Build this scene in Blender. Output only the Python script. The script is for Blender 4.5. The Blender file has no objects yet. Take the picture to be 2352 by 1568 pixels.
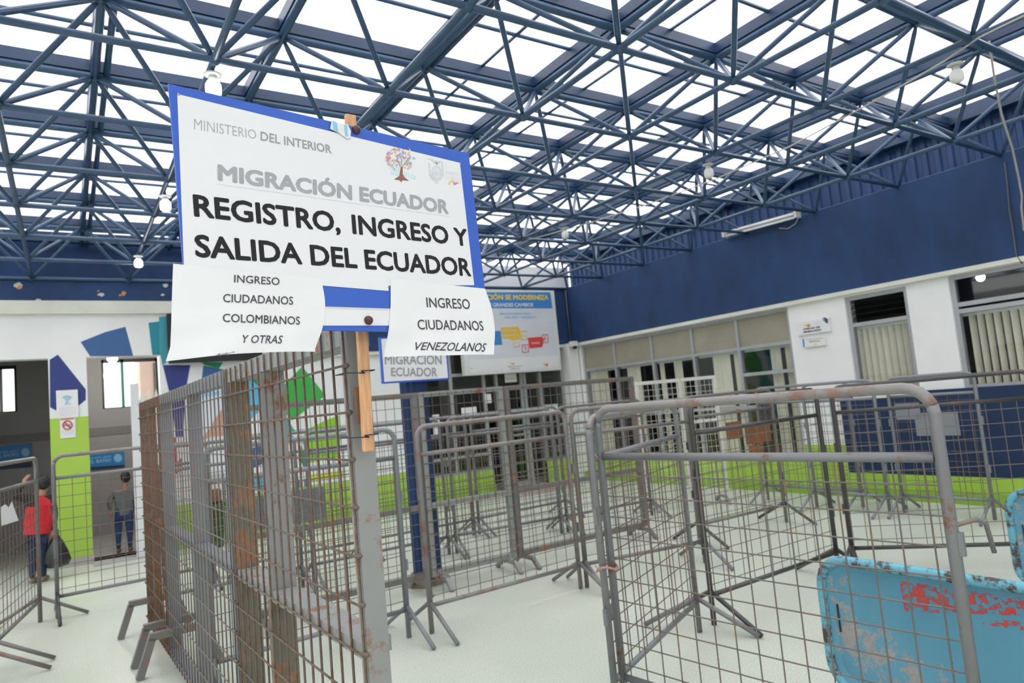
import bpy, math, random
from mathutils import Vector, Matrix
random.seed(7)
D = bpy.data
SC = bpy.context.scene
COL = SC.collection

# ------------------------------------------------------------------ camera, sky, exposure
F_PX, YAW, PITCH, ROLL, CAM_Z = 1568.0, 0.585184, 0.0883584, -0.0908535, 1.44
CAM = Vector((0, 0, CAM_Z))
def _basis():
    cy, sy, cp, sp, cr, sr = math.cos(YAW), math.sin(YAW), math.cos(PITCH), math.sin(PITCH), math.cos(ROLL), math.sin(ROLL)
    fwd = Vector((sy*cp, cy*cp, sp)); r0 = Vector((cy, -sy, 0)); u0 = r0.cross(fwd)
    return cr*r0 + sr*u0, -sr*r0 + cr*u0, fwd
RIGHT, UP, FWD = _basis()
cam = D.objects.new('camera', D.cameras.new('camera')); COL.objects.link(cam)
cam.matrix_world = Matrix(((RIGHT.x, UP.x, -FWD.x, 0), (RIGHT.y, UP.y, -FWD.y, 0), (RIGHT.z, UP.z, -FWD.z, CAM_Z), (0, 0, 0, 1)))
cam.data.sensor_width = 36; cam.data.lens = 24; cam.data.clip_start = .05
cam.data.dof.use_dof = True; cam.data.dof.focus_distance = 1.75; cam.data.dof.aperture_fstop = 5.0
SC.camera = cam
W = D.worlds.new('overcast_sky'); SC.world = W; W.use_nodes = True
bg = W.node_tree.nodes['Background']; bg.inputs[0].default_value = (.975, .985, 1, 1); bg.inputs[1].default_value = 1.9
vs = SC.view_settings; vs.view_transform = 'Standard'; vs.look = 'None'; vs.gamma = 1; vs.exposure = 0.55; vs.use_curve_mapping = False
SC.display_settings.display_device = 'sRGB'
SC.cycles.max_bounces = 8; SC.cycles.transparent_max_bounces = 24; SC.cycles.use_denoising = True

# ------------------------------------------------------------------ photograph point -> world point on a known plane
def ray(px, py): return (px-1176)/F_PX*RIGHT - (py-784)/F_PX*UP + FWD
def on_x(px, py, X): d = ray(px, py); return CAM + d*(X/d.x)
def on_y(px, py, Y): d = ray(px, py); return CAM + d*(Y/d.y)
def on_z(px, py, Z): d = ray(px, py); return CAM + d*((Z-CAM_Z)/d.z)
def on_plane(px, py, p, n): d = ray(px, py); return CAM + d*((p-CAM).dot(n)/d.dot(n))

# ------------------------------------------------------------------ materials
def nodes_of(name):
    m = D.materials.new(name); m.use_nodes = True; nt = m.node_tree
    return m, nt, nt.nodes['Principled BSDF']
def noise(nt, scale, detail=6, rough=.6, stretch=None):
    tc = nt.nodes.new('ShaderNodeTexCoord'); n = nt.nodes.new('ShaderNodeTexNoise')
    n.inputs['Scale'].default_value = scale; n.inputs['Detail'].default_value = detail; n.inputs['Roughness'].default_value = rough
    if stretch:
        mp = nt.nodes.new('ShaderNodeMapping'); mp.inputs['Scale'].default_value = stretch
        nt.links.new(tc.outputs['Object'], mp.inputs[0]); nt.links.new(mp.outputs[0], n.inputs['Vector'])
    else: nt.links.new(tc.outputs['Object'], n.inputs['Vector'])
    return n
def ramp(nt, src, p0, p1, c0=(0, 0, 0), c1=(1, 1, 1)):
    r = nt.nodes.new('ShaderNodeValToRGB'); e = r.color_ramp.elements
    e[0].position = p0; e[0].color = (*c0, 1); e[1].position = p1; e[1].color = (*c1, 1)
    nt.links.new(src, r.inputs[0]); return r.outputs[0]
def mix(nt, fac, a, b):
    m = nt.nodes.new('ShaderNodeMixRGB')
    for s, v in ((0, fac), (1, a), (2, b)):
        if isinstance(v, tuple): m.inputs[s].default_value = (*v, 1)
        elif isinstance(v, float): m.inputs[s].default_value = v
        else: nt.links.new(v, m.inputs[s])
    return m.outputs[0]
def plain(name, c, rough=.6, metal=0., var=.08, scale=6, stretch=None, bump=0.):
    m, nt, b = nodes_of(name)
    n = noise(nt, scale, 5, .6, stretch)
    lo = tuple(x*(1-var) for x in c); hi = tuple(min(1, x*(1+var)) for x in c)
    nt.links.new(ramp(nt, n.outputs[0], .3, .7, lo, hi), b.inputs['Base Color'])
    b.inputs['Roughness'].default_value = rough; b.inputs['Metallic'].default_value = metal
    if bump:
        bp = nt.nodes.new('ShaderNodeBump'); bp.inputs['Strength'].default_value = bump; bp.inputs['Distance'].default_value = .004
        nt.links.new(n.outputs[0], bp.inputs['Height']); nt.links.new(bp.outputs[0], b.inputs['Normal'])
    return m
def worn(name, base, rust, amount, scale=11, rough=.42, metal=.25, rust2=None):
    """painted steel with rust showing through in patches"""
    m, nt, b = nodes_of(name)
    n1 = noise(nt, scale, 9, .68); n2 = noise(nt, scale*3.1, 6, .6); n3 = noise(nt, scale*.6, 3)
    fac = ramp(nt, n1.outputs[0], .72-amount*.5, .80-amount*.45)
    rc = mix(nt, n2.outputs[0], rust, rust2 or tuple(x*2.1 for x in rust))
    bc = mix(nt, n3.outputs[0], tuple(x*.86 for x in base), tuple(min(1, x*1.12) for x in base))
    nt.links.new(mix(nt, fac, bc, rc), b.inputs['Base Color'])
    nt.links.new(ramp(nt, fac, 0, 1, (rough,)*3, (.85,)*3), b.inputs['Roughness'])
    nt.links.new(ramp(nt, fac, 0, 1, (metal,)*3, (0,)*3), b.inputs['Metallic'])
    return m
def emit(name, c, s):
    m, nt, b = nodes_of(name)
    b.inputs['Base Color'].default_value = (*c, 1); b.inputs['Emission Color'].default_value = (*c, 1); b.inputs['Emission Strength'].default_value = s
    return m
def glass(name, tint, rough=.03, alpha=.6):
    """window pane: part see-through, part mirror"""
    m, nt, b = nodes_of(name)
    t = nt.nodes.new('ShaderNodeBsdfTransparent'); t.inputs[0].default_value = (*tint, 1)
    g = nt.nodes.new('ShaderNodeBsdfGlossy'); g.inputs['Roughness'].default_value = rough
    fr = nt.nodes.new('ShaderNodeFresnel'); fr.inputs[0].default_value = 1.5
    ge = nt.nodes.new('ShaderNodeNewGeometry'); mr = nt.nodes.new('ShaderNodeMapRange')          # same reflectance on entering and leaving the pane
    mr.inputs['To Min'].default_value = 1.5; mr.inputs['To Max'].default_value = 1/1.5
    nt.links.new(ge.outputs['Backfacing'], mr.inputs['Value']); nt.links.new(mr.outputs[0], fr.inputs[0])
    mx = nt.nodes.new('ShaderNodeMixShader')
    nt.links.new(fr.outputs[0], mx.inputs[0]); nt.links.new(t.outputs[0], mx.inputs[1]); nt.links.new(g.outputs[0], mx.inputs[2])
    nt.links.new(mx.outputs[0], nt.nodes['Material Output'].inputs[0]); return m
RUST = (.17, .06, .028)
M = {}
M['truss'] = plain('blue_truss_paint', (.036, .082, .158), .30, 0, .18, 5)
M['truss_top'] = plain('deep_blue_beam_paint', (.013, .036, .090), .42, 0, .2, 4)
M['fascia'] = plain('blue_fascia_paint', (.011, .041, .125), .72, 0, .34, 2.2, (1, 1, .45), .15)
M['corrugated'] = plain('blue_sheet_paint', (.030, .075, .20), .45, 0, .15, 3)
M['white_wall'] = plain('white_wall_paint', (.80, .80, .79), .75, 0, .04, 2)
M['white_trim'] = plain('cream_trim_paint', (.66, .66, .58), .7, 0, .08, 3)
M['green'] = plain('lime_wall_paint', (.37, .57, .07), .6, 0, .06, 2)
M['green_dark'] = plain('lime_kerb_paint', (.25, .42, .05), .65, 0, .1, 3)
M['blue_panel'] = plain('navy_wall_paint', (.008, .026, .078), .75, 0, .12, 2)
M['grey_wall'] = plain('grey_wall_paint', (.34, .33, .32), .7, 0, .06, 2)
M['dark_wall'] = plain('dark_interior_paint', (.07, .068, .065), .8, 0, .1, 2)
M['grey_stripe'] = plain('grey_stripe_tile', (.20, .195, .19), .6, 0, .06, 3)
M['grey_tile'] = plain('grey_floor_tile', (.40, .38, .36), .5, 0, .08, 3)
M['frame'] = plain('aluminium_frame', (.42, .43, .44), .4, .4, .06, 6)
M['white_frame'] = plain('white_frame_paint', (.70, .71, .70), .5, 0, .05, 6)
M['beige_panel'] = plain('beige_window_panel', (.30, .28, .215), .7, 0, .12, 2)
M['blind'] = plain('beige_blind_cloth', (.76, .70, .57), .8, 0, .06, 4)
M['black'] = plain('black_material', (.012, .012, .013), .5, 0, .1, 6)
M['glass'] = glass('window_glass', (.965, .98, .972))
M['glass_dark'] = glass('dark_window_glass', (.70, .73, .72))
M['grey_steel'] = worn('grey_painted_steel', (.205, .208, .213), (.13, .055, .03), .27)
M['grey_clean'] = worn('clean_grey_steel', (.225, .237, .255), RUST, .05)
M['grey_rusty'] = worn('grey_steel_with_rust', (.19, .182, .174), (.20, .085, .045), .34)
M['pink_rust'] = worn('faded_pink_rusty_steel', (.25, .236, .23), (.17, .095, .075), .42, 7, rust2=(.31, .205, .17))
M['rust'] = worn('rusted_steel', (.16, .075, .04), (.13, .045, .02), .55, 8, .7, 0, (.30, .12, .045))
M['rust_grey'] = worn('rust_stained_post_paint', (.28, .285, .275), (.20, .085, .04), .33, 8, .5, .1, (.29, .14, .075))
M['rust_green'] = worn('olive_rusty_paint', (.15, .135, .10), (.20, .095, .045), .40, 9, .6, .1)
M['dark_steel'] = worn('dark_bare_steel', (.085, .08, .08), (.13, .06, .035), .28, 10, .38, .5)
M['wire'] = worn('mesh_wire_steel', (.165, .15, .135), (.17, .085, .045), .36, 25, .5, .3)
M['wire_rust'] = worn('rusty_mesh_bar', (.15, .122, .098), (.11, .05, .025), .45, 25, .6, .2, (.20, .10, .055))
M['white_rusty'] = worn('white_gate_paint', (.64, .63, .58), (.32, .19, .10), .2, 9, .5, 0)
M['white_metal'] = plain('white_metal_paint', (.70, .71, .72), .4, 0, .04, 6)
M['bolt'] = plain('maroon_bolt', (.085, .028, .03), .45, .1, .2, 30)
M['wood'] = plain('pale_wood', (.62, .34, .17), .65, 0, .22, 14, (9, 9, .7))
M['sign_white'] = plain('white_sign_vinyl', (.76, .76, .765), .4, 0, .012, 3)
M['sign_blue'] = plain('blue_sign_vinyl', (.022, .10, .50), .4, 0, .05, 4)
M['paper'] = plain('white_paper', (.78, .78, .78), .7, 0, .02, 5)
M['ink'] = plain('dark_ink', (.012, .0125, .015), .85, 0, .2, 30)
M['ink_paper'] = plain('paper_print_ink', (.045, .045, .05), .6, 0, .2, 30)
M['ink_grey'] = plain('grey_ink', (.36, .36, .375), .5, 0, .05, 30)
M['ink_mid'] = plain('mid_grey_ink', (.30, .30, .31), .5, 0, .05, 30)
M['ink_pale'] = plain('pale_grey_ink', (.62, .62, .63), .5, 0, .03, 30)
M['teal_ink'] = plain('teal_ink', (.42, .74, .73), .5, 0, .03, 30)
M['trunk_ink'] = plain('brown_print', (.26, .10, .08), .5, 0, .15, 60)
M['tape'] = plain('crumpled_tape', (.74, .73, .70), .4, 0, .1, 40)
M['tape_blue'] = plain('tape_blue_print', (.22, .55, .82), .4, 0, .1, 40)
M['wire_tie'] = plain('binding_wire', (.05, .05, .055), .4, .6, .1, 40)
M['cable'] = plain('cable_sheath', (.48, .46, .42), .6, 0, .1, 20)
M['cable_dark'] = plain('dark_cable_sheath', (.10, .10, .11), .6, 0, .1, 20)
M['bulb_lit'] = emit('lit_bulb', (1, 1, 1), 6)
M['bulb_off'] = plain('white_bulb_glass', (.80, .80, .78), .25, 0, .02, 8)
M['ceramic'] = plain('white_porcelain', (.62, .62, .60), .35, 0, .06, 12)
M['skin'] = plain('skin', (.40, .20, .13), .55, 0, .06, 12)
M['hair'] = plain('black_hair', (.010, .009, .009), .5, 0, .2, 60)
M['red_vest'] = plain('red_vest_cloth', (.50, .012, .020), .75, 0, .14, 18)
M['black_cloth'] = plain('black_cloth', (.014, .014, .016), .85, 0, .15, 18)
M['jeans'] = plain('blue_jeans', (.030, .055, .14), .85, 0, .3, 7)
M['jeans_dark'] = plain('navy_jeans', (.014, .025, .065), .85, 0, .2, 9)
M['grey_hoodie'] = plain('grey_hoodie_cloth', (.135, .135, .14), .9, 0, .12, 14)
M['brown_shoe'] = plain('brown_shoe_leather', (.24, .11, .035), .6, 0, .2, 20)
M['grey_shoe'] = plain('grey_shoe_cloth', (.23, .18, .13), .7, 0, .2, 20)
M['bag'] = plain('black_plastic_bag', (.020, .020, .022), .28, 0, .2, 12)
M['poster_blue'] = plain('blue_poster_print', (.02, .21, .52), .5, 0, .04, 5)
M['poster_navy'] = plain('navy_poster_print', (.016, .022, .07), .5, 0, .04, 5)
M['bb_blue'] = plain('billboard_blue', (.055, .23, .57), .5, 0, .04, 3)
M['bb_yellow'] = plain('billboard_yellow', (.80, .62, .05), .5, 0, .04, 5)
M['bb_orange'] = plain('billboard_orange', (.78, .50, .06), .5, 0, .04, 5)
M['bb_red'] = plain('billboard_red', (.66, .06, .05), .5, 0, .04, 5)
M['bb_white'] = plain('billboard_white', (.66, .68, .73), .45, 0, .04, 3)
M['sky_print'] = plain('light_blue_print', (.28, .55, .80), .5, 0, .04, 5)
M['red_print'] = plain('red_print', (.55, .07, .09), .5, 0, .04, 5)
MUR = {}
for k, c in dict(steel=(.045, .125, .30), navy=(.028, .045, .20), teal=(.020, .24, .31), teal_light=(.055, .33, .42), purple=(.05, .04, .26),
                 sky=(.10, .46, .72), grass=(.045, .42, .065), dark_green=(.02, .26, .12), sea=(.02, .40, .32), lime=(.27, .56, .03),
                 red=(.55, .03, .04), wine=(.16, .02, .09), yellow=(.68, .66, .02)).items():
    MUR[k] = plain('mural_' + k, c, .6, 0, .05, 3)
M['chip_white'] = plain('bare_plaster', (.55, .55, .50), .8, 0, .2, 20)
M['chip_orange'] = plain('bare_brick', (.55, .24, .07), .8, 0, .2, 20)
M['concrete'] = plain('rough_concrete', (.26, .21, .16), .85, 0, .3, 18, None, .5)
M['plant'] = plain('dark_green_leaf', (.025, .07, .015), .6, 0, .35, 20)
M['planter'] = plain('brown_planter', (.20, .09, .04), .7, 0, .2, 12)
M['photo_skin'] = plain('poster_hand_print', (.55, .30, .20), .6, 0, .12, 10)
M['outdoor_pink'] = plain('pink_render', (.55, .38, .30), .8, 0, .08, 2)
M['outdoor_dark'] = plain('dark_outdoor_opening', (.06, .05, .04), .8, 0, .2, 2)
M['green_frame'] = plain('green_window_frame', (.03, .25, .18), .5, 0, .1, 4)
M['walkway'] = plain('brown_stone_tile', (.45, .37, .31), .6, 0, .14, 5)

def floor_material():
    m, nt, b = nodes_of('pale_green_terrazzo_tile')
    n1 = noise(nt, 130, 4, .7); n2 = noise(nt, 1.1, 4, .5)
    sp = ramp(nt, n1.outputs[0], .36, .60, (.44, .465, .395), (.68, .695, .62))
    st = ramp(nt, n2.outputs[0], .30, .75, (.88, .91, .86), (1, 1, 1))
    mm = nt.nodes.new('ShaderNodeMixRGB'); mm.blend_type = 'MULTIPLY'; mm.inputs[0].default_value = 1
    nt.links.new(sp, mm.inputs[1]); nt.links.new(st, mm.inputs[2])
    tc = nt.nodes.new('ShaderNodeTexCoord'); br = nt.nodes.new('ShaderNodeTexBrick')
    br.offset = 0; br.inputs['Scale'].default_value = 1; br.inputs['Mortar Size'].default_value = .0022
    br.inputs['Brick Width'].default_value = .32; br.inputs['Row Height'].default_value = .32
    mp = nt.nodes.new('ShaderNodeMapping'); mp.inputs['Location'].default_value = (-.085, -.225, 0)
    nt.links.new(tc.outputs['Object'], mp.inputs[0]); nt.links.new(mp.outputs[0], br.inputs['Vector'])
    nt.links.new(mix(nt, br.outputs['Fac'], mm.outputs[0], (.52, .53, .47)), b.inputs['Base Color'])
    nt.links.new(ramp(nt, n2.outputs[0], .3, .7, (.30,)*3, (.46,)*3), b.inputs['Roughness'])
    return m
M['floor'] = floor_material()
def skylight_material():
    m, nt, b = nodes_of('translucent_skylight_sheet')
    n = noise(nt, 3, 5, .6, (.5, 6, 1))
    t = nt.nodes.new('ShaderNodeBsdfTransparent'); t.inputs[0].default_value = (.97, .97, .97, 1)
    d = nt.nodes.new('ShaderNodeBsdfTranslucent'); d.inputs[0].default_value = (.92, .93, .95, 1)
    mx = nt.nodes.new('ShaderNodeMixShader')
    nt.links.new(ramp(nt, n.outputs[0], .35, .75, (.08,)*3, (.34,)*3), mx.inputs[0])
    nt.links.new(t.outputs[0], mx.inputs[1]); nt.links.new(d.outputs[0], mx.inputs[2])
    nt.links.new(mx.outputs[0], nt.nodes['Material Output'].inputs[0]); return m
M['skylight'] = skylight_material()
def panel_material():
    """sky-blue sheet steel, paint flaked to bare metal in one area and on the rim"""
    m, nt, b = nodes_of('flaking_sky_blue_paint')
    n1 = noise(nt, 16, 10, .75); n2 = noise(nt, 2.4, 3, .5); n3 = noise(nt, 40, 4)
    mu = nt.nodes.new('ShaderNodeMath'); mu.operation = 'MULTIPLY'
    nt.links.new(n1.outputs[0], mu.inputs[0]); nt.links.new(n2.outputs[0], mu.inputs[1])
    f = ramp(nt, mu.outputs[0], .315, .345)
    base = ramp(nt, n2.outputs[0], .3, .7, (.075, .24, .345), (.105, .31, .425))
    nt.links.new(mix(nt, f, base, mix(nt, n3.outputs[0], (.20, .18, .16), (.42, .42, .41))), b.inputs['Base Color'])
    b.inputs['Roughness'].default_value = .42; return m
M['panel_blue'] = panel_material()
M['rim_blue'] = worn('chipped_sky_blue_rim', (.13, .41, .52), (.055, .035, .03), .47, 17, .4, 0)
def flaked(name, c):
    m, nt, b = nodes_of(name)
    n = noise(nt, 42, 9, .72, (1, 1, 1.2))
    b.inputs['Base Color'].default_value = (*c, 1); b.inputs['Roughness'].default_value = .5
    nt.links.new(ramp(nt, n.outputs[0], .50, .54), b.inputs['Alpha']); return m
M['red_flake'] = flaked('flaked_red_paint', (.52, .05, .035))

# ------------------------------------------------------------------ mesh builder
class MB:
    def __init__(s): s.v = []; s.f = []; s.m = []; s.sm = []
    def add(s, vs_, fs, mi=0, smooth=False):
        o = len(s.v); s.v += [Vector(p) for p in vs_]
        for f in fs: s.f.append([i+o for i in f]); s.m.append(mi); s.sm.append(smooth)
        return s
    def box(s, a, b, mi=0):
        x0, y0, z0 = a; x1, y1, z1 = b
        x0, x1 = min(x0, x1), max(x0, x1); y0, y1 = min(y0, y1), max(y0, y1); z0, z1 = min(z0, z1), max(z0, z1)
        return s.add([(x0, y0, z0), (x1, y0, z0), (x1, y1, z0), (x0, y1, z0), (x0, y0, z1), (x1, y0, z1), (x1, y1, z1), (x0, y1, z1)],
                     [(0, 3, 2, 1), (4, 5, 6, 7), (0, 1, 5, 4), (1, 2, 6, 5), (2, 3, 7, 6), (3, 0, 4, 7)], mi)
    def bar(s, p, q, w, h, up=(0, 0, 1), mi=0):
        """rectangular bar from p to q, w sideways, h along up"""
        p = Vector(p); q = Vector(q); d = (q-p).normalized(); u = Vector(up)
        u = (u - d*u.dot(d))
        u = u.normalized() if u.length > 1e-5 else d.orthogonal().normalized()
        r = d.cross(u); V = []
        for e in (p, q):
            for a, c in ((-1, -1), (1, -1), (1, 1), (-1, 1)): V.append(e + r*a*w/2 + u*c*h/2)
        return s.add(V, [(0, 1, 2, 3), (7, 6, 5, 4), (0, 4, 5, 1), (1, 5, 6, 2), (2, 6, 7, 3), (3, 7, 4, 0)], mi)
    def tube(s, pts, r, n=8, mi=0, caps=True):
        pts = [Vector(p) for p in pts]; rr = r if isinstance(r, (list, tuple)) else [r]*len(pts)
        d0 = (pts[1]-pts[0]).normalized(); u = d0.orthogonal().normalized(); V = []; Fc = []
        for i, p in enumerate(pts):
            a = pts[max(i-1, 0)]; c = pts[min(i+1, len(pts)-1)]; d = (c-a).normalized()
            u = (u - d*u.dot(d)).normalized(); w = d.cross(u)
            for k in range(n):
                t = 2*math.pi*k/n; V.append(p + (u*math.cos(t) + w*math.sin(t))*rr[i])
        for i in range(len(pts)-1):
            for k in range(n):
                k2 = (k+1) % n; Fc.append((i*n+k, i*n+k2, (i+1)*n+k2, (i+1)*n+k))
        if caps: Fc.append(tuple(range(n-1, -1, -1))); Fc.append(tuple((len(pts)-1)*n+k for k in range(n)))
        return s.add(V, Fc, mi, n > 4)
    def prism(s, poly, off, mi=0):
        """polygon (3D points) extruded by vector off"""
        n = len(poly); off = Vector(off); V = [Vector(p) for p in poly]; V += [p+off for p in V]
        return s.add(V, [tuple(range(n-1, -1, -1)), tuple(range(n, 2*n))] + [(i, (i+1) % n, n+(i+1) % n, n+i) for i in range(n)], mi)
    def ell(s, c, r, nu=14, nv=9, mi=0, rot=None):
        c = Vector(c); V = []; Fc = []
        for j in range(nv+1):
            ph = math.pi*j/nv
            for i in range(nu):
                th = 2*math.pi*i/nu
                p = Vector((r[0]*math.sin(ph)*math.cos(th), r[1]*math.sin(ph)*math.sin(th), r[2]*math.cos(ph)))
                V.append(c + (rot @ p if rot else p))
        for j in range(nv):
            for i in range(nu):
                i2 = (i+1) % nu; Fc.append((j*nu+i, (j+1)*nu+i, (j+1)*nu+i2, j*nu+i2))
        return s.add(V, Fc, mi, True)
    def lathe(s, c, prof, n=20, mi=0, axis=(0, 0, 1)):
        c = Vector(c); q = Vector((0, 0, 1)).rotation_difference(Vector(axis)); V = []; Fc = []
        for r, z in prof:
            for k in range(n):
                t = 2*math.pi*k/n; V.append(c + q @ Vector((r*math.cos(t), r*math.sin(t), z)))
        for i in range(len(prof)-1):
            for k in range(n):
                k2 = (k+1) % n; Fc.append((i*n+k, i*n+k2, (i+1)*n+k2, (i+1)*n+k))
        Fc.append(tuple(range(n-1, -1, -1))); Fc.append(tuple((len(prof)-1)*n+k for k in range(n)))
        return s.add(V, Fc, mi, True)
    def build(s, name, mats, parent=None, label=None):
        root = parent
        while root is not None and root.parent is not None: root = root.parent
        o = root.location if root is not None else Vector((0, 0, 0))
        me = D.meshes.new(name)
        me.from_pydata([tuple(p-o) for p in s.v], [], s.f)
        if not isinstance(mats, (list, tuple)): mats = [mats]
        for m in mats: me.materials.append(M[m] if isinstance(m, str) else m)
        me.polygons.foreach_set('material_index', s.m); me.polygons.foreach_set('use_smooth', s.sm); me.update()
        ob = D.objects.new(name, me); COL.objects.link(ob)
        if parent is not None: ob.parent = parent
        if label: ob['label'] = label
        return ob
def tag(o, label, cat, group=None):
    o['label'] = label; o['category'] = cat
    if group: o['group'] = group
    return o
def thing(name, label, cat, loc, group=None):
    o = D.objects.new(name, None); COL.objects.link(o); o.location = loc; o.empty_display_size = .1
    return tag(o, label, cat, group)
def struct(mb, name, mats, parent=None):
    o = mb.build(name, mats, parent)
    if parent is None: o['kind'] = 'structure'
    return o

# ------------------------------------------------------------------ lettering
_txt = {}
def glyphs(body, bold=0., italic=0.):
    k = (body, bold, italic)
    if k in _txt: return _txt[k]
    cu = D.curves.new('lettering', 'FONT'); cu.body = body; cu.size = 1; cu.offset = min(bold, 0); cu.shear = italic; cu.resolution_u = 3
    ob = D.objects.new('lettering', cu); COL.objects.link(ob)
    dg = bpy.context.evaluated_depsgraph_get(); me = D.meshes.new_from_object(ob.evaluated_get(dg))
    v = [(p.co.x, p.co.y) for p in me.vertices]; f = [tuple(p.vertices) for p in me.polygons]
    D.objects.remove(ob); D.curves.remove(cu); D.meshes.remove(me)
    _txt[k] = (v, f); return v, f
def cap_height(bold):
    v, _ = glyphs('H', bold); return max(p[1] for p in v)
def lettering(mb, body, bl, br, tr, tl, bold=0., italic=0., mi=0, lift=None, smooth=False):
    """lay a line of text into the quad bl-br (baseline) / tl-tr (cap line); lift(p) moves points off the surface"""
    v, f = glyphs(body, bold, italic); ch = cap_height(bold)
    x0 = min(p[0] for p in v); x1 = max(p[0] for p in v); b = max(bold, 0); nrm = (br-bl).cross(tl-bl).normalized()
    if nrm.dot(CAM-bl) < 0: nrm = -nrm
    sh = [(0, 0)] if b == 0 else [(b*math.cos(k*math.pi/4), b*math.sin(k*math.pi/4)) for k in range(8)]
    for k, (sx, sy) in enumerate(sh):
        out = []
        for x, y in v:
            s = (x+sx-x0+b)/(x1-x0+2*b); t = (y+sy+b)/(ch+2*b)
            p = (bl*(1-s)+br*s)*(1-t) + (tl*(1-s)+tr*s)*t + nrm*(k*.00004)
            out.append(lift(p) if lift else p)
        mb.add(out, f, mi)

# ================================================================== SETTING
XW, YW, ZB, ZT = 7.72, 9.72, 3.402, 3.908
struct(MB().box((-7, -4, -.1), (10, 13, 0)), 'floor', 'floor')
def wall_with_openings(axis, pos, thick, u0, u1, z0, z1, openings, mi=0, mb=None):
    """axis 'y': wall along x at y=pos..pos+thick; openings = (u0,u1,z0,z1)"""
    mb = mb or MB()
    cuts = sorted({u0, u1} | {a for o in openings for a in o[:2]})
    for a, b in zip(cuts, cuts[1:]):
        zs = [(z0, z1)]
        for o in openings:
            if o[0] <= a+1e-6 and o[1] >= b-1e-6:
                nz = []
                for lo, hi in zs:
                    if o[2] > lo: nz.append((lo, min(hi, o[2])))
                    if o[3] < hi: nz.append((max(lo, o[3]), hi))
                zs = nz
        for lo, hi in zs:
            if hi - lo < 1e-4: continue
            if axis == 'y': mb.box((a, pos, lo), (b, pos+thick, hi), mi)
            else: mb.box((pos, a, lo), (pos+thick, b, hi), mi)
    return mb
D1, D2, STORE = (-1.35, -.144, 0, 2.45), (.241, 1.03, .03, 2.45), (4.66, 7.50, 0, 2.36)
mb = wall_with_openings('y', YW, .2, -7, XW, 0, 3.2, [D1, D2, STORE])
wall_far = struct(mb, 'wall_far', 'white_wall')
# mural: painted shapes on the far wall (2 mm of paint)
mb = MB(); mm = []
def shape(col, pts):
    if col not in mm: mm.append(col)
    P = [on_y(x, y, YW-.0015 - .0005*(len(mb.f) % 5)) for x, y in pts]; mb.add(P, [tuple(range(len(P)))], mm.index(col))
shape('steel', [(185, 785), (240, 763), (288, 750), (306, 817), (207, 818)])
shape('navy', [(114, 826), (133, 814), (197, 894), (197, 918), (181, 931), (128, 942), (115, 935)])
shape('teal', [(341, 741), (366, 738), (370, 815), (350, 815)])
shape('teal_light', [(365, 728), (385, 725), (385, 829), (373, 839), (366, 800)])
shape('navy', [(374, 838), (437, 838), (425, 905), (390, 905)])
shape('purple', [(390, 905), (425, 905), (421, 1003), (404, 1003)])
shape('steel', [(467, 839), (521, 850), (500, 872), (463, 872)])
shape('dark_green', [(462, 832), (512, 832), (503, 847), (470, 838)])
shape('dark_green', [(561, 864), (602, 841), (640, 815), (658, 806), (640, 828), (602, 893), (585, 880)])
shape('sky', [(553, 897), (577, 872), (605, 897), (605, 935), (556, 982)])
shape('grass', [(694, 841), (748, 908), (671, 965), (643, 936), (640, 897)])
shape('sea', [(644, 936), (678, 990), (648, 1026), (590, 1003), (604, 985)])
shape('lime', [(705, 986), (748, 965), (778, 954), (782, 1010), (778, 1050), (712, 1062), (692, 1008)])
shape('steel', [(556, 1047), (600, 1016), (607, 1063), (560, 1085)])
shape('sea', [(596, 1010), (612, 1003), (614, 1045), (604, 1038)])
shape('navy', [(554, 974), (579, 998), (553, 998)])
shape('wine', [(379, 925), (389, 958), (395, 1005), (383, 1003)])
shape('red', [(385, 1005), (404, 1004), (408, 1060), (417, 1050), (420, 1078), (402, 1090), (392, 1060), (386, 1045)])
shape('dark_green', [(690, 1022), (712, 1060), (700, 1073), (690, 1060)])
shape('sky', [(565, 1098), (615, 1095), (615, 1125), (568, 1127)])
shape('yellow', [(712, 1090), (790, 1080), (790, 1096), (712, 1107)])
mural = mb.build('mural', [MUR[k] for k in mm], wall_far)
# green dado and base kerbs
mb = MB(); mb.box((1.06, YW-.012, 0), (4.66, YW-.001, .53)); mb.box((-.144, YW-.012, .10), (.241, YW-.001, 1.736))
mb.build('green_dado', 'green', wall_far)
struct(MB().box((-.15, YW-.02, 0), (.25, YW-.013, .10)), 'baseboard_far_pillar', 'grey_tile')
mb = MB(); mb.box((3.0, YW-.22, 0), (5.62, YW-.013, .14)); 
mb.prism([(5.62, YW-.013, 0), (5.62, YW-.22, 0), (5.78, YW-.17, 0), (5.86, YW-.013, 0)], (0, 0, .14))
struct(mb, 'baseboard_far', 'green_dark')
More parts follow.
